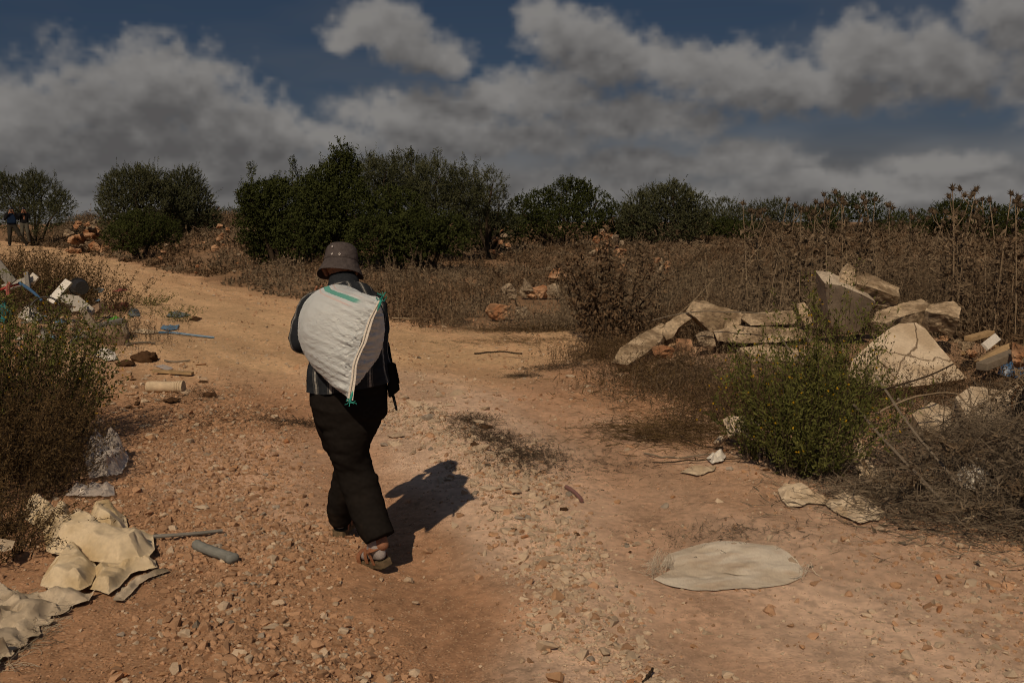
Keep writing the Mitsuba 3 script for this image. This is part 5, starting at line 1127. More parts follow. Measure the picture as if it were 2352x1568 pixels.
# notable single stones on the track
for lab, u, v, ru, rv, m in (('flat white stone with a ledge among the gravel at the bottom left', 626, 1437, 32, 14, 'pale_stone'), ('white angular stone right of the flat white stone', 656, 1427, 13, 11, 'pale_stone'), ('round whitish stone at the bottom left of the bare track', 731, 1506, 23, 17, 'pale_stone'), ('small white upright stone among the gravel', 773, 1377, 12, 11, 'pale_stone'), ('flat pale stone lying left of the walking person', 463, 1174, 21, 8, 'pale_stone'), ('small pale stone under the flat pale one', 448, 1190, 12, 9, 'tan_stone'), ('large flat pale stone on the rubble strip', 1172, 1211, 38, 16, 'pale_stone'), ('tan stone touching the large flat pale stone', 1131, 1217, 16, 12, 'tan_stone'), ('pale wide stone nearest the flattened sack on its left', 1270, 1272, 32, 16, 'pale_stone'), ('tan oval stone at the bottom of the rubble strip', 1317, 1456, 21, 10, 'tan_stone'), ('pale stone at the tip of the person\'s shadow', 1128, 1131, 30, 13, 'pale_stone'), ('pale slabby stone right of the shadow tip', 1176, 1142, 28, 10, 'pale_stone'), ('flat stone before the rubble strip, below the shadow tip', 1146, 1170, 26, 8, 'pale_stone'), ('thin slabby stone above the large flat pale stone', 1196, 1187, 28, 7, 'grey_stone'), ('white stone near the bottom edge left of the bare track', 648, 1524, 15, 8, 'pale_stone'), ('reddish round stone near the bottom edge', 612, 1545, 20, 11, 'tan_stone'), ('long pale stone beside the person\'s right hip', 910, 997, 26, 9, 'pale_stone'), ('pale stone on the ground behind the bag strap', 1034, 930, 16, 8, 'pale_stone'), ('pale wide stone at the upper end of the rubble strip', 955, 930, 24, 8, 'pale_stone'), ('pale stone lying on the smooth earth right of the rubble', 1490, 997, 22, 6, 'pale_stone'), ('pale stone at the foot of the tan slab', 1310, 862, 16, 8, 'pale_stone'), ('whitish stone with a dark hollow by the weeds', 1430, 862, 18, 9, 'pale_stone'), ('pale stone right of it by the weeds', 1350, 884, 14, 6, 'pale_stone'), ('tan stone near the person\'s rear foot', 850, 1362, 10, 9, 'tan_stone'), ('lone tan stone on the bare track', 1010, 1295, 11, 6, 'tan_stone'), ('small white stone on the earth above the sheet', 372, 1058, 10, 7, 'pale_stone'), ('pale stone beside the dark clods at the left', 510, 905, 12, 9, 'pale_stone'), ('pale crumbly stone left of the person', 630, 940, 14, 9, 'pale_stone'), ('tan block stone left of the round whitish one', 568, 1318, 15, 11, 'pale_stone'), ('tan stone below the grey bone-like lump', 625, 1335, 17, 13, 'tan_stone'), ('brown stone at the left among clods', 455, 1145, 12, 9, 'tan_stone')):
    g = gnd(u, v + rv * 0.5); k = g[1] / 2287
    s = np.array([ru * k, ru * k * 0.75, max(rv * k * 0.62, ru * k * 0.22)])
    vt, f = rough_rock(300 + len(scene) % 50, s, s.max() / 6, 0.14, 13)
    single('stone', lab, 'stone', ply((vt + [g[0], g[1], float(surf(g[0], g[1])) + s[2] * 0.45], f), m, smooth=25))
STONES = [ply(rough_rock(700 + k, np.array([1, R.uniform(0.6, 0.9), R.uniform(0.4, 0.7)]), 0.55, 0.12, 12), ['pale_stone', 'tan_stone', 'tan_stone', 'pale_stone', 'red_stone', 'pale_stone', 'grey_stone', 'tan_stone'][k % 8], smooth=20) for k in range(16)]
def where(x, y):
    return (('left foreground', 'middle foreground', 'right foreground') if y < 5.4 else ('ground farther left', 'track farther on', 'ground farther right'))[int(x > -0.95) + int(x > 0.9)]
n = 0
while n < 190:
    y = 3.5 + 9 * R.uniform() ** 1.5; x = R.uniform(-1, 1) * (0.52 * y)
    if R.uniform() > 0.08 + stoniness(np.array([x]), np.array([y]))[0] or (x + 0.75) ** 2 + (y - 5.2) ** 2 < 0.10: continue
    r = min(0.020 * R.uniform(0.02, 1) ** -0.32, 0.062) * (0.75 + y / 18)
    q = int(R.integers(0, 16)); tone = ['pale', 'tan', 'tan', 'pale', 'reddish', 'pale', 'grey', 'tan'][q % 8]
    lab = f'{tone} angular stone lying loose on the {where(x, y)}'
    single('stone', lab, 'stone', STONES[q], tr(x, y, float(surf(x, y)) + r * 0.22, R.uniform(0, 360), r, R.normal(0, 14), R.normal(0, 14)), group=lab.replace('stone lying', 'stones lying'))
    n += 1
n = 0
while n < 78:
    y = R.uniform(5.4, 10.2); x = float(np.interp(y, [p[1] for p in LINE_RUBBLE], [p[0] for p in LINE_RUBBLE])) + R.normal(0, 0.24) + (0.10 if y < 7 else 0)
    r = 0.036 * R.uniform(0.03, 1) ** -0.34
    single('flat_stone', 'flat pale stone of the rubble strip right of the walking person', 'stone', STONES[[0, 3, 5][n % 3]], tr(x, y, float(surf(x, y)) + r * 0.12, R.uniform(0, 360), (r * 1.35, r, r * R.uniform(0.5, 0.85)), R.normal(0, 8), R.normal(0, 8)), group='flat pale stones of the rubble strip')
    n += 1
# ------------------------------------------------------------------ litter
def plain(nm, c, rough=None, two=True, **kw):
    b = {'type': 'diffuse', 'reflectance': proc(lambda p, n, uv, c=c: mi.Color3f(c) * (0.72 + 0.5 * mikit.fbm(p.x * 22, p.y * 22, p.z * 22, 3)))} if rough is None else {'type': 'principled', 'base_color': {'type': 'rgb', 'value': list(c)}, 'roughness': rough, **kw}
    scene[nm] = {'type': 'twosided', 'b': b} if two else b
def stained(lo, hi, k):
    return proc(lambda p, n, uv: mix(lo, hi, smoothstep(0.30, 0.62, mikit.fbm(p.x * 6 + k, p.y * 6, p.z * 6, 4))) * (0.86 + 0.26 * mikit.fbm(p.x * 60, p.y * 60, p.z * 60, 2)))
scene['cream_sheet'] = {'type': 'twosided', 'b': {'type': 'principled', 'base_color': stained((0.47, 0.37, 0.22), (0.66, 0.57, 0.42), 1.0), 'roughness': 0.5, 'specular': 0.3}}
scene['cream_cloth'] = {'type': 'twosided', 'b': {'type': 'diffuse', 'reflectance': stained((0.48, 0.38, 0.27), (0.64, 0.55, 0.43), 4.0)}}
scene['ragged_cloth'] = {'type': 'twosided', 'b': {'type': 'diffuse', 'reflectance': stained((0.24, 0.20, 0.15), (0.56, 0.49, 0.39), 8.0)}}
def dusty_weave(p, n, uv):
    c = mix((0.55, 0.49, 0.41), (0.68, 0.635, 0.56), smoothstep(0.3, 0.6, mikit.fbm(p.x * 5 + 2, p.y * 9, 1.0, 4)))
    return mix(c, mi.Color3f(0.44, 0.32, 0.22), smoothstep(0.58, 0.75, mikit.fbm(p.x * 7, p.y * 11, 5.0, 3)) * 0.3) * (0.93 + 0.14 * noise(p.x * 240, p.y * 60))
scene['dusty_weave'] = {'type': 'twosided', 'b': {'type': 'diffuse', 'reflectance': proc(dusty_weave)}}
scene['clear_plastic'] = {'type': 'blendbsdf', 'weight': 0.72, 'a': {'type': 'thindielectric', 'int_ior': 1.4}, 'b': {'type': 'twosided', 'b': {'type': 'principled', 'base_color': {'type': 'rgb', 'value': [0.50, 0.47, 0.46]}, 'roughness': 0.25, 'specular': 0.6}}}
plain('white_foam', (0.42, 0.41, 0.385)); plain('grey_board', (0.22, 0.22, 0.215)); plain('weathered_wood', (0.22, 0.19, 0.155)); plain('tan_board', (0.40, 0.29, 0.17))
plain('black_rubber', (0.02, 0.02, 0.021), 0.5); plain('blue_plastic', (0.045, 0.12, 0.26), 0.4); plain('pale_blue_plastic', (0.10, 0.20, 0.34), 0.5); plain('teal_plastic', (0.03, 0.24, 0.28), 0.4); plain('green_plastic', (0.10, 0.42, 0.05), 0.4)
plain('red_plastic', (0.35, 0.04, 0.035), 0.45); plain('pink_fabric', (0.38, 0.13, 0.12)); plain('slate_fabric', (0.14, 0.17, 0.19)); plain('dark_clod', (0.085, 0.050, 0.030)); plain('dusty_brown', (0.26, 0.19, 0.14)); plain('grey_lump', (0.22, 0.235, 0.235)); plain('mauve_plastic', (0.20, 0.11, 0.105), 0.5); plain('white_plastic', (0.66, 0.65, 0.62), 0.4); plain('cream_plastic', (0.60, 0.50, 0.37))
scene['alloy'] = {'type': 'principled', 'base_color': {'type': 'rgb', 'value': [0.42, 0.43, 0.44]}, 'roughness': 0.5, 'metallic': 0.25}

def creases(x, y, seed, lam=0.22):
    """crumpled relief: planar facets between random high and low points, at two sizes"""
    from scipy.interpolate import LinearNDInterpolator
    r = np.random.default_rng(seed); h = 0
    for sp, am in ((lam * 0.62, 1.0), (lam * 0.27, 0.34)):
        X, Y = np.meshgrid(np.arange(x.min() - 2 * sp, x.max() + 3 * sp, sp), np.arange(y.min() - 2 * sp, y.max() + 3 * sp, sp))
        q = np.stack([X.ravel(), Y.ravel()], -1) + r.uniform(-0.48, 0.48, (X.size, 2)) * sp
        h = h + am * LinearNDInterpolator(q, r.uniform(0, 1, len(q)) ** 1.6)(x, y)
    return h / 1.2

def sheet(outline_px, height, seed, step=0.012, lam=0.22, lift=0.012, edge=0.10, ragged=0.0, shape=None, thick=0.0):
    """a crumpled sheet lying on the ground inside an outline"""
    import shapely
    from scipy.spatial import Delaunay
    P = np.array([gnd(u, v)[:2] for u, v in outline_px])
    poly = shapely.Polygon(P).buffer(0.02).buffer(-0.02)
    x0, y0, x1, y1 = poly.bounds
    X, Y = np.meshgrid(np.arange(x0, x1, step), np.arange(y0, y1, step))
    r = np.random.default_rng(seed)
    p = np.stack([X.ravel(), Y.ravel()], -1) + r.uniform(-0.3, 0.3, (X.size, 2)) * step
    p = p[shapely.contains_xy(poly, p[:, 0], p[:, 1])]
    L = np.linspace(0, poly.exterior.length, int(poly.exterior.length / step))
    b = np.array([poly.exterior.interpolate(s).coords[0] for s in L[:-1]])
    if ragged: b = b + r.normal(0, ragged, b.shape)
    p = np.vstack([p, b])
    t = Delaunay(p).simplices
    cen = p[t].mean(1); t = t[shapely.contains_xy(poly.buffer(step * 0.8), cen[:, 0], cen[:, 1])]
    mx = np.sqrt(((p[t] - np.roll(p[t], 1, 1)) ** 2).sum(-1)).max(1); t = t[mx < step * 5]
    d = shapely.distance(poly.exterior, shapely.points(p))
    k = np.clip(d / edge, 0, 1); k = k * k * (3 - 2 * k)
    h = height * creases(p[:, 0], p[:, 1], seed, lam) * (0.18 + 0.82 * k)
    if shape is not None: h = h + shape(p[:, 0], p[:, 1], k)
    v = np.column_stack([p, surf(p[:, 0], p[:, 1]) + lift + h])
    v[:, :2] += 0.25 * height * np.stack([fb(v, 9, 2, seed + 3), fb(v, 9, 2, seed + 4)], -1) * k[:, None]
    e = v[t]; nz = np.cross(e[:, 1] - e[:, 0], e[:, 2] - e[:, 0])[:, 2]; t[nz < 0] = t[nz < 0][:, ::-1]
    return v, t

def threads(px, n, L, seed, mat, w=0.0014, h=0.02, d0=(0, 0, 0)):
    r = np.random.default_rng(seed); ms = []
    for k in range(n):
        u, v = px[int(r.integers(0, len(px)))]
        g = gnd(u + r.normal(0, 5), v + r.normal(0, 4)) + [0, 0, 0.012]
        d = unit(r.normal(size=3) * [1, 1, 0.4] + np.asarray(d0)); pts = []
        for q in range(5):
            pts.append(g); g = g + d * L / 4 * r.uniform(0.5, 1.3); d = unit(d + r.normal(0, 0.55, 3)); g[2] = float(np.clip(g[2], surf(g[0], g[1]) + 0.004, surf(g[0], g[1]) + h))
        ms.append(tube(pts, w, 3, False))
    return ply(cat(ms), mat, smooth=True)

def zp(pts): return [(x * 0.4143, 918.8 + y * 0.4143) for x, y in pts]
def merge_sheets(parts):
    return cat([sheet(zp(o), h, sd, 0.010, lam, lift=lf, edge=ed, shape=sh) for o, h, sd, lam, lf, ed, sh in parts])
def dome(a): return lambda x, y, k: a * k
k = thing('plastic_sheet', 'crumpled cream plastic sheet lying at the lower left', 'sheet')
scene[k + '__sheet'] = ply(merge_sheets([
    ([(118, 640), (170, 612), (250, 618), (330, 648), (410, 700), (360, 790), (290, 790), (230, 750), (140, 690)], 0.10, 5, 0.16, 0.02, 0.05, dome(0.03)),
    ([(480, 700), (520, 672), (630, 655), (700, 700), (720, 770), (600, 800), (500, 780)], 0.10, 6, 0.22, 0.02, 0.07, dome(0.05)),
    ([(240, 760), (380, 690), (480, 720), (640, 810), (760, 770), (850, 800), (862, 890), (800, 940), (640, 970), (520, 940), (380, 900), (260, 880)], 0.12, 7, 0.22, 0.030, 0.11, dome(0.05)),
    ([(225, 1070), (240, 1000), (300, 920), (350, 870), (470, 850), (520, 920), (545, 980), (510, 1095), (445, 1122), (350, 1105)], 0.105, 8, 0.20, 0.025, 0.08, dome(0.045)),
    ([(500, 990), (560, 965), (860, 915), (878, 975), (740, 1000), (660, 1090), (605, 1136), (490, 1092), (530, 1040)], 0.07, 9, 0.18, 0.015, 0.05, dome(0.02))]), 'cream_sheet', smooth=11)
k = thing('frayed_cloth', 'frayed dusty cloth lying in the bottom left corner', 'cloth')
scene[k + '__cloth'] = ply(sheet([(-60, 1400), (20, 1378), (70, 1372), (130, 1372), (215, 1388), (205, 1404), (160, 1412), (150, 1430), (112, 1432), (118, 1452), (84, 1450), (92, 1476), (56, 1470), (62, 1500), (36, 1498), (28, 1528), (0, 1524), (-4, 1550), (-60, 1560)], 0.12, 9, 0.009, 0.15, ragged=0.010, edge=0.05), 'ragged_cloth', smooth=14)
part(k, 'loose_threads', threads([(20, 1530), (60, 1490), (95, 1462), (120, 1440), (0, 1545), (40, 1505), (80, 1470), (110, 1420), (70, 1440), (30, 1460), (20, 1420), (60, 1400)], 240, 0.16, 3, 'ragged_cloth', 0.0012, 0.05)); labels[k + '__loose_threads'] = {'kind': 'stuff'}
k = thing('frayed_strip', 'white frayed fabric strip at the edge of the cream sheet', 'cloth')
part(k, 'cloth', ply(sheet([(268, 1390), (300, 1352), (330, 1334), (372, 1322), (392, 1326), (350, 1342), (320, 1358), (300, 1384), (280, 1396), (262, 1400)], 0.035, 12, 0.008, 0.06, ragged=0.004, edge=0.03), 'ragged_cloth', smooth=30))
part(k, 'loose_threads', threads([(390, 1325), (360, 1332), (330, 1345), (305, 1370), (285, 1392)], 40, 0.06, 4, 'ragged_cloth', 0.001)); labels[k + '__loose_threads'] = {'kind': 'stuff'}
def pill(x, y, k): return 0.008 * np.sqrt(k)
k = thing('flat_sack', 'flattened dusty white woven sack lying on the track at the lower right', 'sack')
scene[k + '__bag'] = ply(sheet([(1502, 1302), (1528, 1286), (1545, 1276), (1518, 1268), (1535, 1250), (1585, 1240), (1650, 1236), (1720, 1243), (1780, 1250), (1828, 1278), (1846, 1300), (1842, 1314), (1800, 1330), (1740, 1339), (1650, 1334), (1590, 1328), (1540, 1318)], 0.015, 15, 0.008, 0.13, lift=0.006, shape=pill, edge=0.14), 'dusty_weave', smooth=40)
part(k, 'fold', ply(sheet([(1655, 1262), (1700, 1254), (1752, 1256), (1772, 1272), (1758, 1292), (1724, 1312), (1690, 1308), (1660, 1296)], 0.010, 18, 0.008, 0.12, lift=0.020, shape=pill, edge=0.07), 'dusty_weave', smooth=20))
part(k, 'loose_threads', threads([(1505, 1285), (1530, 1280), (1515, 1270), (1500, 1292), (1540, 1282)], 60, 0.13, 6, 'dusty_weave', 0.0011, 0.02, (-0.9, 0, 0))); labels[k + '__loose_threads'] = {'kind': 'stuff'}
part(k, 'tie', threads([(1848, 1300), (1856, 1304), (1850, 1310), (1842, 1318)], 14, 0.08, 7, 'dusty_weave', 0.0018, 0.03)); labels[k + '__tie'] = {'kind': 'stuff'}
single('cloth', 'cream cloth, left piece, crumpled at the foot of the green shrub', 'cloth', ply(sheet([(1786, 1132), (1800, 1120), (1845, 1122), (1870, 1136), (1905, 1150), (1896, 1164), (1860, 1158), (1838, 1168), (1808, 1166), (1795, 1150)], 0.06, 21, 0.008, 0.10, edge=0.04), 'cream_cloth', smooth=12))
single('cloth', 'cream cloth, right piece, spread down towards the twigs', 'cloth', ply(sheet([(1888, 1156), (1925, 1140), (1935, 1122), (1965, 1135), (2010, 1160), (2032, 1176), (2018, 1202), (1975, 1208), (1948, 1196), (1915, 1180)], 0.055, 22, 0.008, 0.14, edge=0.04), 'cream_cloth', smooth=12))
single('plastic_bag', 'crumpled clear plastic bag caught beside the brown bush', 'bag', ply(sheet([(192, 1052), (205, 1035), (250, 1026), (285, 1034), (298, 1060), (280, 1092), (250, 1106), (205, 1102)], 0.24, 25, 0.010, 0.13, edge=0.08, lift=0.02), 'clear_plastic', smooth=12))
single('plastic_scrap', 'flat clear plastic scrap below the clear bag', 'plastic scrap', ply(sheet([(150, 1146), (165, 1128), (215, 1122), (262, 1128), (264, 1146), (240, 1152), (190, 1150)], 0.06, 26, 0.010, 0.08, edge=0.05, lift=0.02), 'clear_plastic', smooth=12))
single('cardboard_scrap', 'torn pale cardboard scrap at the left edge above the frayed cloth', 'cardboard', ply(sheet([(-10, 1302), (0, 1280), (38, 1286), (30, 1304), (10, 1312)], 0.05, 27, 0.012, 0.2, lift=0.10), 'cream_cloth', smooth=12))
single('plastic_scrap', 'white crumpled plastic scrap left of the white boulder\'s foot', 'plastic scrap', ply(sheet([(1622, 1058), (1640, 1046), (1668, 1050), (1662, 1066), (1636, 1070)], 0.07, 28, 0.010, 0.06, edge=0.04), 'white_plastic', smooth=25))
single('plastic_scrap', 'torn white strip lying on twigs left of the green shrub', 'plastic scrap', ply(sheet([(1560, 1088), (1590, 1076), (1645, 1074), (1640, 1086), (1600, 1094)], 0.035, 29, 0.010, 0.08, edge=0.04), 'cream_cloth', smooth=12))
single('plastic_bag', 'dirty white plastic bag under the twigs at the right', 'bag', ply(sheet([(2185, 1120), (2205, 1094), (2250, 1092), (2275, 1110), (2285, 1135), (2240, 1142), (2205, 1138)], 0.16, 30, 0.010, 0.10, edge=0.06, lift=0.06), 'white_plastic', smooth=25))
single('plastic_scrap', 'small pale rag on the ground at the lower right under the twigs', 'plastic scrap', ply(sheet([(2205, 1205), (2225, 1194), (2250, 1200), (2245, 1214), (2218, 1216)], 0.06, 31, 0.010, 0.06, edge=0.04), 'cream_cloth', smooth=12))
# a strip of cloth hanging in the green shrub
k = thing('hanging_rag', 'pinkish grey rag hanging down the right side of the green shrub', 'rag')
U, V = np.meshgrid(np.linspace(0, 1, 14), np.linspace(0, 1, 30))
P0 = pix(1968, 1005, 6.75); h = V.ravel()
rv = np.stack([P0[0] + 0.02 * h * 3 + (U.ravel() - 0.5) * (0.03 + 0.12 * h) + 0.02 * np.sin(h * 9), P0[1] + 0.02 * np.sin(U.ravel() * 9 + h * 4) - 0.06 * h, P0[2] - 0.27 * h + 0.012 * np.sin(U.ravel() * 7)], -1)
i, j = np.meshgrid(np.arange(29), np.arange(13), indexing='ij'); q = np.stack([i * 14 + j, i * 14 + j + 1, i * 14 + j + 15, i * 14 + j + 14], -1).reshape(-1, 4)
scene[k + '__cloth'] = ply((rv, q), 'cream_cloth', smooth=True)

def stick(nm, label, cat_, pts, r, mat, sides=7, group=None, wob=0.0):
    q, _ = spline(pts, 9)
    if wob: q = q + R.normal(0, wob, q.shape)
    return single(nm, label, cat_, ply(tube(q, np.linspace(r, r * 0.8, 9), sides), mat, smooth=40), group=group)
def on(u, v, dz=0.0):
    g = gnd(u, v); g[2] = float(surf(g[0], g[1])) + dz
    return g
stick('stick', 'straight grey stick poking out right of the cream sheet', 'stick', [on(352, 1254, 0.03), on(430, 1250, 0.03), on(512, 1241, 0.02)], 0.011, 'grey_board')
# bone-like lump: two swollen ends and a waist
g0, g1 = on(458, 1279, 0.028), on(532, 1302, 0.026)
bl = fuse([hull_of([(g0 + [-0.015, 0.02, 0], 0.030), (g0 + [0.012, -0.01, 0], 0.027)], 16), hull_of([(g0 + [0, 0.0, 0], 0.027), ((g0 + g1) / 2 + [0, 0.012, 0], 0.022), (g1, 0.027)], 16), hull_of([(g1 + [0.014, 0.0, 0], 0.027), (g1 + [0.0, -0.02, 0], 0.026)], 16)], 0.010, 10)
bv = np.array(bl.vertices); bv = bv + bl.vertex_normals * (fb(bv, 40, 3, 160) * 0.006)[:, None]
single('bone_shaped_lump', 'bluish grey bone-shaped lump lying on the gravel by the stick', 'lump', ply((bv, bl.faces), 'grey_lump', smooth=True))
# cream jug lying on its side
def lathe(profile, sides=28):
    p = np.asarray(profile, float); a = np.linspace(0, 2 * np.pi, sides, endpoint=False)
    v = np.stack([np.repeat(p[:, 1], sides), (p[:, :1] * np.cos(a)).ravel(), (p[:, :1] * np.sin(a)).ravel()], -1)
    i, j = np.meshgrid(np.arange(len(p) - 1), np.arange(sides), indexing='ij')
    q = np.stack([i * sides + j, i * sides + (j + 1) % sides, (i + 1) * sides + (j + 1) % sides, (i + 1) * sides + j], -1).reshape(-1, 4)
    return v, np.vstack([q[:, [0, 1, 2]], q[:, [0, 2, 3]]])
def settle(m, u, v, rz=0, dz=0.0):
    g = on(u, v, dz); a = math.radians(rz); vv = m[0] @ np.array([[math.cos(a), math.sin(a), 0], [-math.sin(a), math.cos(a), 0], [0, 0, 1]])
    return vv + g, m[1]
k = thing('plastic_jug', 'cream plastic jug lying on its side at the left of the track', 'jug')
scene[k + '__body'] = ply(settle(lathe([(0.001, -0.20), (0.050, -0.20), (0.058, -0.19), (0.060, -0.17), (0.060, 0.10), (0.062, 0.105), (0.060, 0.11), (0.060, 0.12)]), 380, 890, -3, 0.058), 'cream_plastic', smooth=35)
part(k, 'rim', ply(settle(lathe([(0.060, 0.122), (0.066, 0.126), (0.066, 0.140), (0.060, 0.144), (0.066, 0.150), (0.066, 0.166), (0.061, 0.170), (0.066, 0.176), (0.068, 0.196), (0.060, 0.200), (0.030, 0.198), (0.001, 0.198)]), 380, 890, -3, 0.058), 'cream_plastic', smooth=35), label='ribbed rim of the jug')
k = thing('plastic_bottle', 'small blue-tinted clear plastic bottle above the clear bag', 'bottle')
scene['blue_clear'] = {'type': 'blendbsdf', 'weight': 0.45, 'a': {'type': 'thindielectric', 'int_ior': 1.4}, 'b': {'type': 'twosided', 'b': {'type': 'principled', 'base_color': {'type': 'rgb', 'value': [0.25, 0.32, 0.40]}, 'roughness': 0.15, 'specular': 0.7}}}
scene[k + '__body'] = ply(settle(lathe([(0.001, -0.10), (0.030, -0.098), (0.033, -0.08), (0.031, -0.03), (0.033, 0.02), (0.030, 0.06), (0.014, 0.10), (0.013, 0.115)]), 212, 1012, 40, 0.045), 'blue_clear', smooth=35)
part(k, 'cap', ply(settle(lathe([(0.0145, 0.112), (0.0155, 0.114), (0.0155, 0.130), (0.001, 0.131)]), 212, 1012, 40, 0.045), 'pale_blue_plastic', smooth=35))
single('pipe_piece', 'short curved mauve plastic pipe piece on the track', 'pipe', ply(tube(spline([on(1300, 1127, 0.02), on(1316, 1134, 0.024), on(1336, 1150, 0.02)], 9)[0], 0.014, 10), 'mauve_plastic', smooth=40))
def lump(nm, label, cat_, u, v, ru, rv, mat, amp=0.35, n=14, pits=0.15, flat=0.5):
    g = on(u, v + rv * 0.4); kk = g[1] / 2287; s = np.array([ru * kk, ru * kk * 0.8, max(rv * kk, ru * kk * flat * 0.6)])
    vt, f = rough_rock(800 + len(scene) % 91, s, s.max() / 7, amp, n, pits, 1.4)
    return single(nm, label, cat_, ply((vt + g + [0, 0, s[2] * 0.4], f), mat, smooth=40))
for lab, u, v, ru, rv in (('dark clod on the rubble strip right of the person\'s shadow', 1327, 1212, 9, 6), ('small dark clod above the flattened sack', 1447, 1243, 7, 4), ('dark clod on the bare earth before the rubble', 1178, 1213, 12, 7), ('dark mossy clod on the rubble strip', 1296, 1166, 12, 7), ('dark lumpy clod by the jug', 478, 898, 22, 10), ('flat dark clod left of the jug\'s clods', 395, 910, 26, 7), ('dark clod at the upper rubble strip', 1100, 1032, 26, 12), ('low dark clod beyond the dark one at the upper strip', 1115, 985, 18, 6)):
    lump('clod', lab, 'clod', u, v, ru, rv, 'dark_clod')
lump('manure_heap', 'dark brown lumpy heap beside the rubbish at the left', 'heap', 336, 815, 40, 20, 'dark_clod', 0.5, 18, 0.3)
lump('manure_heap', 'low dark heap left of the lumpy one', 'heap', 288, 828, 28, 10, 'dark_clod', 0.5, 18, 0.3)

# ------------------------------------------------------------------ the rubbish heap at the left
def bar(nm, label, cat_, a, b, w, t, mat, group=None, roll=(0, 0, 1)):
    a, b = np.asarray(a), np.asarray(b); d = unit(b - a); s = unit(np.cross(d, np.asarray(roll, float))); n = np.cross(s, d)
    c = [p + s * w * i + n * t * j for p in (a, b) for i in (-1, 1) for j in (-1, 1)]
    h = hull_of([(q, min(w, t) * 0.25) for q in c], 6).to_mesh()
    return single(nm, label, cat_, ply((np.array(h.vert_properties[:, :3], float), np.array(h.tri_verts)), mat, smooth=30), group=group)
bar('metal_profile', 'bright aluminium profile sticking up from the rubbish heap', 'metal profile', pix(116, 694, 14.6), pix(158, 646, 14.8), 0.055, 0.02, 'alloy', roll=(0, -1, 0.3))
bar('board', 'grey board leaning out of the heap at the left edge', 'board', pix(-20, 590, 14.6), pix(28, 650, 14.5), 0.07, 0.015, 'grey_board', roll=(0, -1, 0.3))
bar('post', 'grey upright stake behind the heap', 'stake', pix(61, 626, 15.2), pix(66, 664, 15.1), 0.028, 0.02, 'grey_board', roll=(0, -1, 0))
bar('panel', 'white strip of panel lying behind the red tube', 'panel', pix(8, 662, 15.0), pix(76, 640, 15.3), 0.06, 0.012, 'white_foam', roll=(0, -1, 0.6))
bar('panel', 'white bent plate end pointing up behind the heap', 'panel', pix(70, 648, 15.3), pix(82, 632, 15.3), 0.06, 0.012, 'white_plastic', roll=(0, -1, 0.3))
stick('tube', 'red plastic tube lying across the heap', 'tube', [pix(-6, 666, 14.7), pix(22, 658, 14.7), pix(50, 651, 14.8)], 0.022, 'red_plastic', 8)
stick('tube', 'dark blue plastic tube slanting down the heap', 'tube', [pix(44, 650, 14.6), pix(70, 666, 14.5), pix(96, 690, 14.4)], 0.024, 'blue_plastic', 8)
stick('hose', 'pale pink bent hose end at the left of the heap', 'hose', [pix(20, 678, 14.4), pix(18, 664, 14.4), pix(22, 650, 14.45)], 0.035, 'pink_fabric', 8)
tor = trimesh.creation.torus(0.20, 0.014, major_sections=40, minor_sections=8); tor.apply_transform(trimesh.transformations.rotation_matrix(1.15, [1, 0.25, 0])); tor.apply_translation(pix(104, 712, 14.2))
single('hoop', 'thin black hoop lying on the heap', 'hoop', ply(tor, 'black_rubber', smooth=True))
g = pix(184, 660, 15.6)
k = thing('bucket', 'black bucket lying open at the back of the heap', 'bucket')
scene[k + '__body'] = ply((lambda m: (m[0] @ trimesh.transformations.rotation_matrix(2.2, [0, 0, 1])[:3, :3].T + g, m[1]))(lathe([(0.001, -0.14), (0.10, -0.14), (0.135, 0.12), (0.140, 0.125), (0.128, 0.125), (0.098, -0.12), (0.001, -0.12)])), 'black_rubber', smooth=35)
part(k, 'rim', ply((lambda m: (m[0] @ trimesh.transformations.rotation_matrix(2.2, [0, 0, 1])[:3, :3].T + g, m[1]))(lathe([(0.141, 0.108), (0.149, 0.110), (0.149, 0.130), (0.141, 0.132)])), 'black_rubber', smooth=35))
slab('white foam box side lying in the heap, nearest piece', [(150, 676, 14.3), (184, 682, 14.3), (216, 708, 14.2), (208, 718, 14.1), (172, 704, 14.1), (146, 694, 14.2)], (0, 0.05, -0.05), 'white_foam', nm='foam_piece', edge=0.08, rough=0.003, cat_='foam')
slab('white foam box end standing left of the nearest foam piece', [(136, 680, 14.5), (150, 676, 14.5), (182, 680, 14.5), (176, 694, 14.4), (142, 694, 14.4)], (0, 0.05, 0.0), 'white_foam', nm='foam_piece', edge=0.08, rough=0.003, cat_='foam')
slab('thin white foam strip under the box pieces', [(160, 708, 14.0), (198, 702, 14.0), (200, 710, 13.95), (165, 716, 13.95)], (0, 0.10, -0.02), 'white_foam', nm='foam_piece', edge=0.08, rough=0.003, cat_='foam')
slab('brown box corner right of the foam pieces', [(206, 706, 14.6), (226, 696, 14.6), (228, 710, 14.5), (214, 722, 14.4)], (0, 0.2, 0.0), 'dusty_brown', nm='cardboard_box', edge=0.08, rough=0.004, cat_='box')
bar('plank', 'dark grey plank slanting down right of the heap', 'plank', pix(190, 712, 13.9), pix(226, 762, 13.4), 0.04, 0.015, 'weathered_wood', roll=(0, -1, 0.4))
bar('plank', 'grey metal-like bar lying before the green plastic', 'bar', pix(212, 752, 13.6), pix(283, 736, 13.9), 0.05, 0.03, 'grey_board')
bar('post', 'short grey post at the right end of the grey bar', 'post', pix(282, 734, 13.9), pix(292, 772, 13.7), 0.025, 0.025, 'weathered_wood', roll=(0, -1, 0))
stick('stick', 'thin dark rod across the heap below the foam', 'rod', [pix(216, 748, 13.6), pix(240, 732, 13.9), pix(262, 718, 14.2)], 0.010, 'black_rubber')
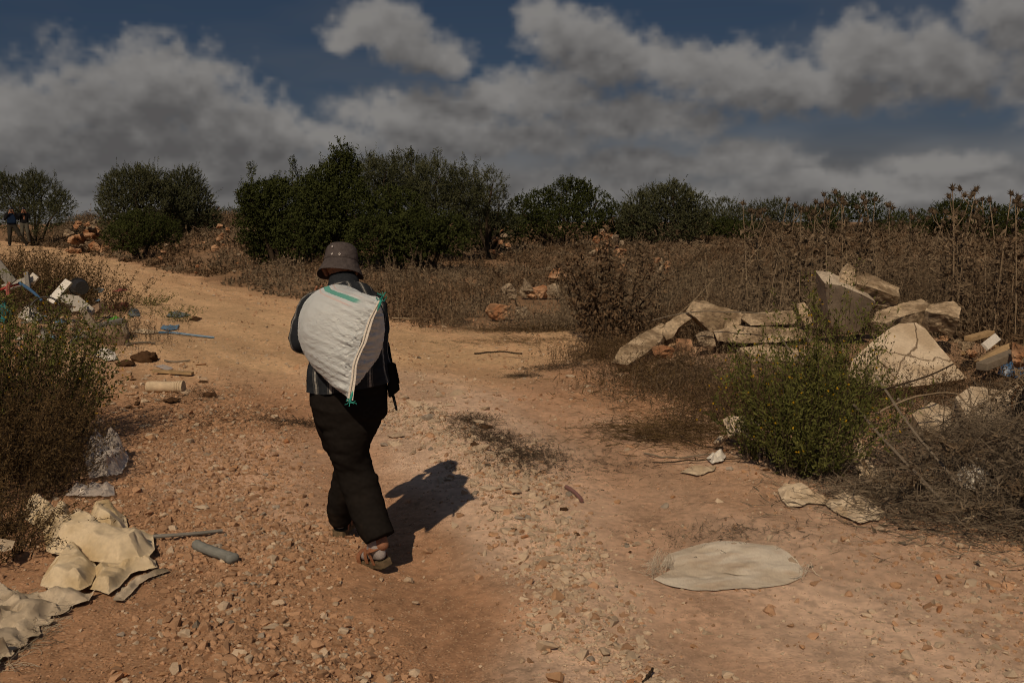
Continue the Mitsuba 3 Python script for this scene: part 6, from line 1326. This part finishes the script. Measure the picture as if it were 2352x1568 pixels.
stick('stick', 'dark stick right of the dusty sack', 'stick', [on(292, 764, 0.02), on(315, 772, 0.02)], 0.014, 'weathered_wood')
stick('stick', 'grey straight stick on the ground right of the dusty sack', 'stick', [on(290, 790, 0.02), on(325, 787, 0.03), on(356, 786, 0.02)], 0.020, 'weathered_wood')
stick('stick', 'greenish stick lying right of the dark heap', 'stick', [on(378, 824, 0.02), on(405, 828, 0.02), on(436, 826, 0.02)], 0.012, 'weathered_wood')
stick('pipe', 'long blue pipe lying on the ground left of the track', 'pipe', [on(365, 762, 0.02), on(400, 763, 0.03), on(445, 766, 0.03), on(492, 770, 0.02)], 0.018, 'pale_blue_plastic', 8)
bar('plank', 'flat bare wood piece above the cream jug', 'plank', on(352, 852, 0.03), on(442, 853, 0.03), 0.05, 0.012, 'tan_board')
g = pix(252, 775, 13.2)
dm = fuse([hull_of([(g + [0.0, 0.05, 0.03], 0.13), (g + [0.10, 0.1, -0.04], 0.10), (g + [-0.13, 0.1, 0.0], 0.10), (g + [0.0, 0.15, -0.16], 0.14), (g + [0.12, 0.1, -0.15], 0.10)], 18)], 0.03, 4)
dv = np.array(dm.vertices); dv = dv + dm.vertex_normals * (0.07 * fb(dv, 5, 3, 170) + 0.02 * fb(dv, 22, 2, 171))[:, None]
single('dusty_sack', 'bulging dusty sack at the front right of the rubbish heap', 'sack', ply((dv, dm.faces), 'dusty_brown', smooth=60))
g0, g1 = on(258, 714, 0.07), on(290, 708, 0.07)
single('cushion', 'dirty pink bolster cushion behind the green plastic', 'cushion', ply(fuse([hull_of([(g0, 0.06), (g1, 0.065)], 16)], 0.03, 3), 'pink_fabric', smooth=True))
for nm, lab, cat_, out, h, mat in (('rag', 'grey green rag right of the pink cushion', 'rag', [(292, 718), (302, 707), (318, 712), (322, 720), (300, 722)], 0.08, 'slate_fabric'), ('rag', 'flat grey rag lying alone on the track', 'rag', [(380, 722), (392, 714), (420, 716), (438, 721), (410, 725)], 0.05, 'slate_fabric'), ('rag', 'brown scrap right of the flat grey rag', 'rag', [(432, 730), (448, 724), (464, 728), (452, 733)], 0.04, 'dark_clod'), ('plastic_piece', 'bright green plastic piece by the grey bar', 'plastic piece', [(240, 738), (262, 726), (285, 732), (292, 738), (262, 742)], 0.09, 'green_plastic'), ('plastic_piece', 'blue plastic flap on the ground above the blue pipe', 'plastic piece', [(368, 752), (374, 744), (400, 746), (412, 742), (408, 752), (385, 756)], 0.07, 'pale_blue_plastic'), ('rag', 'dark blue rag behind the foam pieces', 'rag', [(190, 668), (200, 660), (240, 662), (232, 670), (205, 672)], 0.08, 'slate_fabric'), ('rag', 'pink scrap of cloth lying on the track behind the rubbish', 'rag', [(255, 668), (275, 661), (295, 663), (280, 668)], 0.03, 'pink_fabric'), ('plastic_bag', 'turquoise plastic bag at the left of the heap', 'bag', [(-30, 735), (-20, 705), (18, 700), (30, 722), (10, 742)], 0.25, 'teal_plastic'), ('plastic_bag', 'white plastic bag on the heap behind the bush', 'bag', [(40, 728), (60, 708), (95, 712), (100, 730), (70, 740)], 0.22, 'white_plastic'), ('paper_scrap', 'white torn paper at the foot of the dusty sack', 'paper', [(215, 812), (235, 798), (262, 804), (270, 822), (245, 826)], 0.10, 'white_plastic'), ('plastic_bag', 'pale crumpled film above the foam pieces', 'bag', [(150, 672), (165, 662), (190, 664), (186, 674)], 0.14, 'clear_plastic'), ('plastic_scrap', 'clear plastic scrap on the ground below the dark heap', 'plastic scrap', [(355, 838), (375, 832), (398, 842), (385, 848)], 0.05, 'clear_plastic'), ('paper_scrap', 'white rubble-like scrap patch right of the short post', 'paper', [(300, 760), (318, 752), (352, 755), (372, 760), (340, 765)], 0.03, 'cream_plastic')):
    single(nm, lab, cat_, ply(sheet(out, h, 40 + len(scene) % 60, 0.03, 0.16, edge=0.12), mat, smooth=25))
R2 = np.random.default_rng(77)
for q in range(90):
    u, v = R2.uniform(0, 300), R2.uniform(690, 790)
    if u > 225 and v < 740 or u < 40: u = R2.uniform(60, 220)
    g = on(u, v, 0.0); s = np.array([R2.uniform(0.04, 0.13), R2.uniform(0.03, 0.10), R2.uniform(0.02, 0.07)])
    c = ['white', 'grey', 'white', 'brown', 'blue', 'grey'][q % 6]
    vt, f = rough_rock(1000 + q, s, 0.06, 0.1, 9)
    single('rubbish_scrap', f'small {c} scrap in the rubbish heap', 'scrap', ply((vt + g + [0, 0, s[2] * 0.6], f), {'white': 'white_foam', 'grey': 'grey_board', 'brown': 'dusty_brown', 'blue': 'pale_blue_plastic'}[c], smooth=20), group=f'small {c} scraps in the rubbish heap')

for q in range(44):
    u, v = R2.uniform(215, 470), R2.uniform(830, 960)
    if (u - 382) ** 2 / 2500 + (v - 880) ** 2 / 300 < 1: continue
    g = on(u, v); s = np.array([R2.uniform(0.03, 0.11), R2.uniform(0.03, 0.07), R2.uniform(0.015, 0.045)]) * 0.8
    c = ['pale', 'dark', 'pale', 'tan'][q % 4]
    vt, f = rough_rock(1200 + q, s, 0.05, 0.14, 10)
    single('rubble_piece', f'{c} flat rubble piece on the ground around the cream jug', 'rubble', ply((vt + g + [0, 0, s[2] * 0.4], f), {'pale': 'pale_stone', 'dark': 'dark_clod', 'tan': 'tan_stone'}[c], smooth=20), group=f'{c} rubble pieces around the cream jug')

# ------------------------------------------------------------------ dead branches at the right
for lab, pts, r, mat in (('long grey stick running down from the shrub top through the brush', [(1960, 930, 6.9), (2060, 1040, 6.3), (2175, 1160, 5.8)], 0.010, 'weathered_wood'), ('second long stick, right of the first, in the brush heap', [(2010, 860, 7.0), (2100, 990, 6.5), (2200, 1110, 6.1)], 0.009, 'weathered_wood'), ('white weathered stick low in the brush heap', [(2215, 1140, 6.1), (2270, 1190, 5.8), (2330, 1245, 5.5)], 0.013, 'pale_stalk'), ('thick split grey stick at the right edge', [(2290, 1160, 6.0), (2330, 1200, 5.8), (2400, 1270, 5.5)], 0.016, 'weathered_wood'), ('dark bent branch across the middle of the brush', [(2110, 1000, 6.6), (2200, 1060, 6.4), (2330, 1110, 6.2)], 0.009, 'bark'), ('pale branch lying at the top of the brush before the slab', [(2010, 950, 7.2), (2060, 925, 7.3), (2130, 905, 7.4), (2200, 903, 7.5)], 0.009, 'pale_stalk'), ('thin branch before the cracked slab', [(1990, 905, 7.6), (2080, 880, 7.5), (2190, 835, 7.7)], 0.008, 'bark'), ('long thin twig lying on the ground right of the cream cloth', [(2020, 1185, 5.85), (2110, 1200, 5.75), (2210, 1225, 5.6)], 0.007, 'weathered_wood'), ('twig lying on the dirt at the lower right', [(2060, 1225, 5.55), (2140, 1230, 5.5), (2215, 1238, 5.45)], 0.006, 'bark'), ('rusty bent rod sticking out at the right edge', [(2330, 960, 7.4), (2325, 920, 7.5), (2352, 880, 7.6)], 0.008, 'dark_clod'), ('pale forked stick standing in the weeds left of the shrub', [(1950, 855, 8.6), (1925, 800, 8.8), (1890, 765, 8.9)], 0.010, 'pale_stalk'), ('pale upright twig left of the forked stick', [(1930, 850, 8.7), (1935, 810, 8.7), (1945, 775, 8.8)], 0.009, 'pale_stalk'), ('grey stick leaning in weeds before the beam', [(1790, 770, 10.5), (1830, 820, 10.2), (1870, 860, 9.9)], 0.012, 'weathered_wood'), ('long dry stem lying over the little arch', [(1500, 735, 11.2), (1620, 715, 11.3), (1760, 720, 11.2)], 0.007, 'weathered_wood'), ('dry stem leaning left beside the thistle clump', [(1640, 640, 12.5), (1560, 720, 12.2), (1440, 800, 11.9)], 0.007, 'pale_stalk'), ('dry stick on the ground left of the white boulder', [(1480, 1040, 7.4), (1540, 1050, 7.3), (1640, 1040, 7.4)], 0.007, 'weathered_wood'), ('crooked twig by the white boulder', [(1560, 1000, 7.9), (1600, 1020, 7.7), (1660, 1030, 7.5)], 0.006, 'bark'), ('long twig along the ground above the white scraps', [(1500, 1062, 7.1), (1580, 1058, 7.15), (1700, 1052, 7.2)], 0.006, 'bark'), ('dark wiry stick at the bottom edge of the picture', [(1480, 1568, 3.68), (1490, 1550, 3.72), (1498, 1535, 3.78)], 0.007, 'bark'), ('bare grey branch on the ground where the pale branch track begins', [(1090, 812, 12.6), (1140, 808, 12.8), (1200, 812, 12.6)], 0.012, 'bark'), ('stick lying at the scrub edge right of the person', [(900, 730, 16.8), (940, 732, 16.7), (985, 733, 16.7)], 0.02, 'pale_stalk')):
    q = [pix(*p) for p in pts]
    for p in q: p[2] = max(p[2], float(surf(p[0], p[1])) + 0.012)
    stick('dead_branch', lab, 'branch', q, r, mat, 5, wob=0.004)
# junk at the right edge
slab('yellowish wooden board slanting in the junk at the right edge', [(2248, 828, 9.4), (2262, 818, 9.5), (2300, 795, 9.7), (2318, 788, 9.8), (2320, 800, 9.7), (2290, 822, 9.5), (2262, 836, 9.35)], (0, 0.12, -0.03), 'tan_board', nm='board', edge=0.1, rough=0.004, cat_='board')
bar('plank', 'tan plank lying on top of the junk at the right edge', 'plank', pix(2224, 778, 9.9), pix(2275, 764, 10.1), 0.04, 0.02, 'tan_board')
bar('board', 'white painted strip in the junk at the right edge', 'board', pix(2262, 796, 9.8), pix(2290, 774, 10.0), 0.04, 0.012, 'white_plastic', roll=(0, -1, 0.5))
bar('plank', 'dark plank under the yellowish board', 'plank', pix(2255, 842, 9.2), pix(2330, 812, 9.5), 0.05, 0.03, 'weathered_wood')
single('tarp', 'dark blue crumpled tarp in the junk at the right edge', 'tarp', ply(sheet([(2290, 860), (2300, 838), (2345, 830), (2380, 850), (2350, 872)], 0.22, 61, 0.02, 0.12, edge=0.1), 'blue_plastic', smooth=25))
single('ball', 'small blue plastic bottle end in the junk', 'bottle', ply(settle(lathe([(0.001, -0.06), (0.028, -0.058), (0.032, -0.04), (0.032, 0.03), (0.012, 0.06), (0.012, 0.075), (0.001, 0.076)]), 2330, 850, -40, 0.12), 'pale_blue_plastic', smooth=35))
for q in range(9):
    u, v = R2.uniform(2200, 2330), R2.uniform(790, 850); g = on(u, v); s = np.array([R2.uniform(0.05, 0.12), 0.06, R2.uniform(0.03, 0.08)])
    vt, f = rough_rock(1100 + q, s, 0.05, 0.1, 10); single('rubble_piece', 'small tan rubble piece in the junk at the right edge', 'rubble', ply((vt + g + [0, 0, s[2]], f), ['orange_rock', 'tan_board', 'grey_rock'][q % 3], smooth=25), group='rubble pieces in the junk at the right edge')

# ------------------------------------------------------------------ the two people at the far left
plain('navy_vest', (0.013, 0.026, 0.062)); plain('dark_top', (0.014, 0.015, 0.018)); plain('grey_trousers', (0.042, 0.040, 0.035)); plain('light_trousers', (0.10, 0.098, 0.085)); plain('helmet_black', (0.012, 0.012, 0.014), 0.35)
def far_person(label, foot, H, stride, face, top, vest, legs, helmet, hold):
    k = thing('person', label, 'person'); s = H / 1.75; f = np.asarray(foot, float)
    fx = unit(np.array([face[0], face[1], 0])); sx = np.array([fx[1], -fx[0], 0])
    def P(r, d, z): return f + (sx * r + fx * d + np.array([0, 0, z])) * s
    hip, chest, neck, head = P(0, 0, 0.95), P(0, 0.0, 1.32), P(0, 0.01, 1.50), P(0, 0.03, 1.64)
    body = [hull_of([(head, 0.085 * s), (head + fx * 0.03 * s - [0, 0, 0.05], 0.07 * s)], 12), hull_of([(head - [0, 0, 0.08], 0.05 * s), (neck - [0, 0, 0.04], 0.06 * s)], 10), hull_of([(head + fx * 0.10 * s, 0.012 * s), (head + fx * 0.105 * s - [0, 0, 0.025], 0.015 * s)], 8), hull_of([(chest, 0.12 * s), (hip, 0.11 * s)], 10)]
    cl, tr_ = [], []
    for q in (-1, 1):
        sh, el, wr = P(0.20 * q, 0, 1.44), P(0.27 * q, 0.12, 1.22), P(0.07 * q, 0.24, 1.53)
        body += chain([sh, el, wr], [0.045 * s, 0.038 * s, 0.028 * s], 8) + hand(wr, np.array([-sx[0] * q * 0.4, -sx[1] * q * 0.4, 0.85]), fx, s, 0.7, q)
        cl += chain([P(0.1 * q, 0, 1.45), sh, el, el * 0.25 + wr * 0.75], [0.09 * s, 0.075 * s, 0.06 * s, 0.048 * s], 10)
        kn, an = P(0.11 * q + stride * 0.45 * (q < 0) * -1, 0.10, 0.50), P(0.13 * q - stride * (q < 0), 0.0, 0.09)
        body += chain([P(0.09 * q, 0, 0.92), kn, an, an + (fx * 0.12 - [0, 0, 0.04]) * s], [0.08 * s, 0.055 * s, 0.04 * s, 0.032 * s], 8)
        tr_ += chain([P(0.09 * q, 0, 0.95), kn, an + [0, 0, 0.03]], [0.115 * s, 0.088 * s, 0.072 * s], 10)
        bt = fuse([hull_of([(an - [0, 0, 0.03], 0.055 * s), (an + (fx * 0.16 - [0, 0, 0.04]) * s, 0.04 * s)], 10)], 0.04, 2)
        part(k, 'boot', ply(bt, 'helmet_black', smooth=True))
    scene[k + '__body'] = ply(fuse(body, 0.03, 4), 'skin', smooth=True)
    cl += [hull_of([(P(-0.10, 0, 1.42), 0.10 * s), (P(0.10, 0, 1.42), 0.10 * s), (P(-0.07, 0, 0.98), 0.12 * s), (P(0.07, 0, 0.98), 0.12 * s)], 12)]
    part(k, 'jacket', ply(fuse(cl, 0.04, 5), top, smooth=True))
    tr_ += [hull_of([(P(-0.08, 0, 0.93), 0.12 * s), (P(0.08, 0, 0.93), 0.12 * s)], 10)]
    part(k, 'trousers', ply(fuse(tr_, 0.04, 5), legs, smooth=True))
    if vest: part(k, 'vest', ply(fuse([hull_of([(P(a, d, z), 0.06 * s) for a in (-0.13, 0.13) for d in (-0.09, 0.11) for z in (1.08, 1.40)], 10)], 0.04, 3), vest, smooth=True))
    m = hull_of([(head + [0, 0, 0.035 * s], 0.115 * s), (head - fx * 0.03 * s, 0.105 * s)], 16).trim_by_plane((0, 0, 1), float(head[2] + 0.005))
    h = m.to_mesh(); part(k, 'helmet' if helmet else 'cap', ply((np.array(h.vert_properties[:, :3], float), np.array(h.tri_verts)), 'helmet_black', smooth=40))
    c = thing('hand_camera', f'small dark camera held up by the {hold}', 'camera')
    e = P(0, 0.20, 1.60); bx_ = hull_of([(e + sx * a * s + np.array([0, 0, z]) * s, 0.010 * s) for a in (-0.06, 0.06) for z in (-0.035, 0.035)] + [(e + fx * 0.05 * s + sx * a * s, 0.010 * s) for a in (-0.05, 0.05)], 8).to_mesh()
    scene[c + '__housing'] = ply((np.array(bx_.vert_properties[:, :3], float), np.array(bx_.tri_verts)), 'black_rubber', smooth=30)
    part(c, 'lens', ply(tube([e + fx * 0.05 * s, e + fx * 0.14 * s], 0.032 * s, 10), 'black_rubber', smooth=40))
fp = pix(30, 566, 46.0); far_person('person in black helmet and blue vest holding a camera up at far left', [fp[0], 46.0, fp[2]], 1.78, 0.42, (0.45, -0.89), 'dark_top', 'navy_vest', 'grey_trousers', True, 'person in the blue vest')
fp = pix(58, 556, 47.5); far_person('person in dark top and pale trousers holding a camera, beside the blue vest', [fp[0], 47.5, fp[2]], 1.62, 0.06, (0.45, -0.89), 'dark_top', None, 'light_trousers', False, 'person in pale grey trousers')
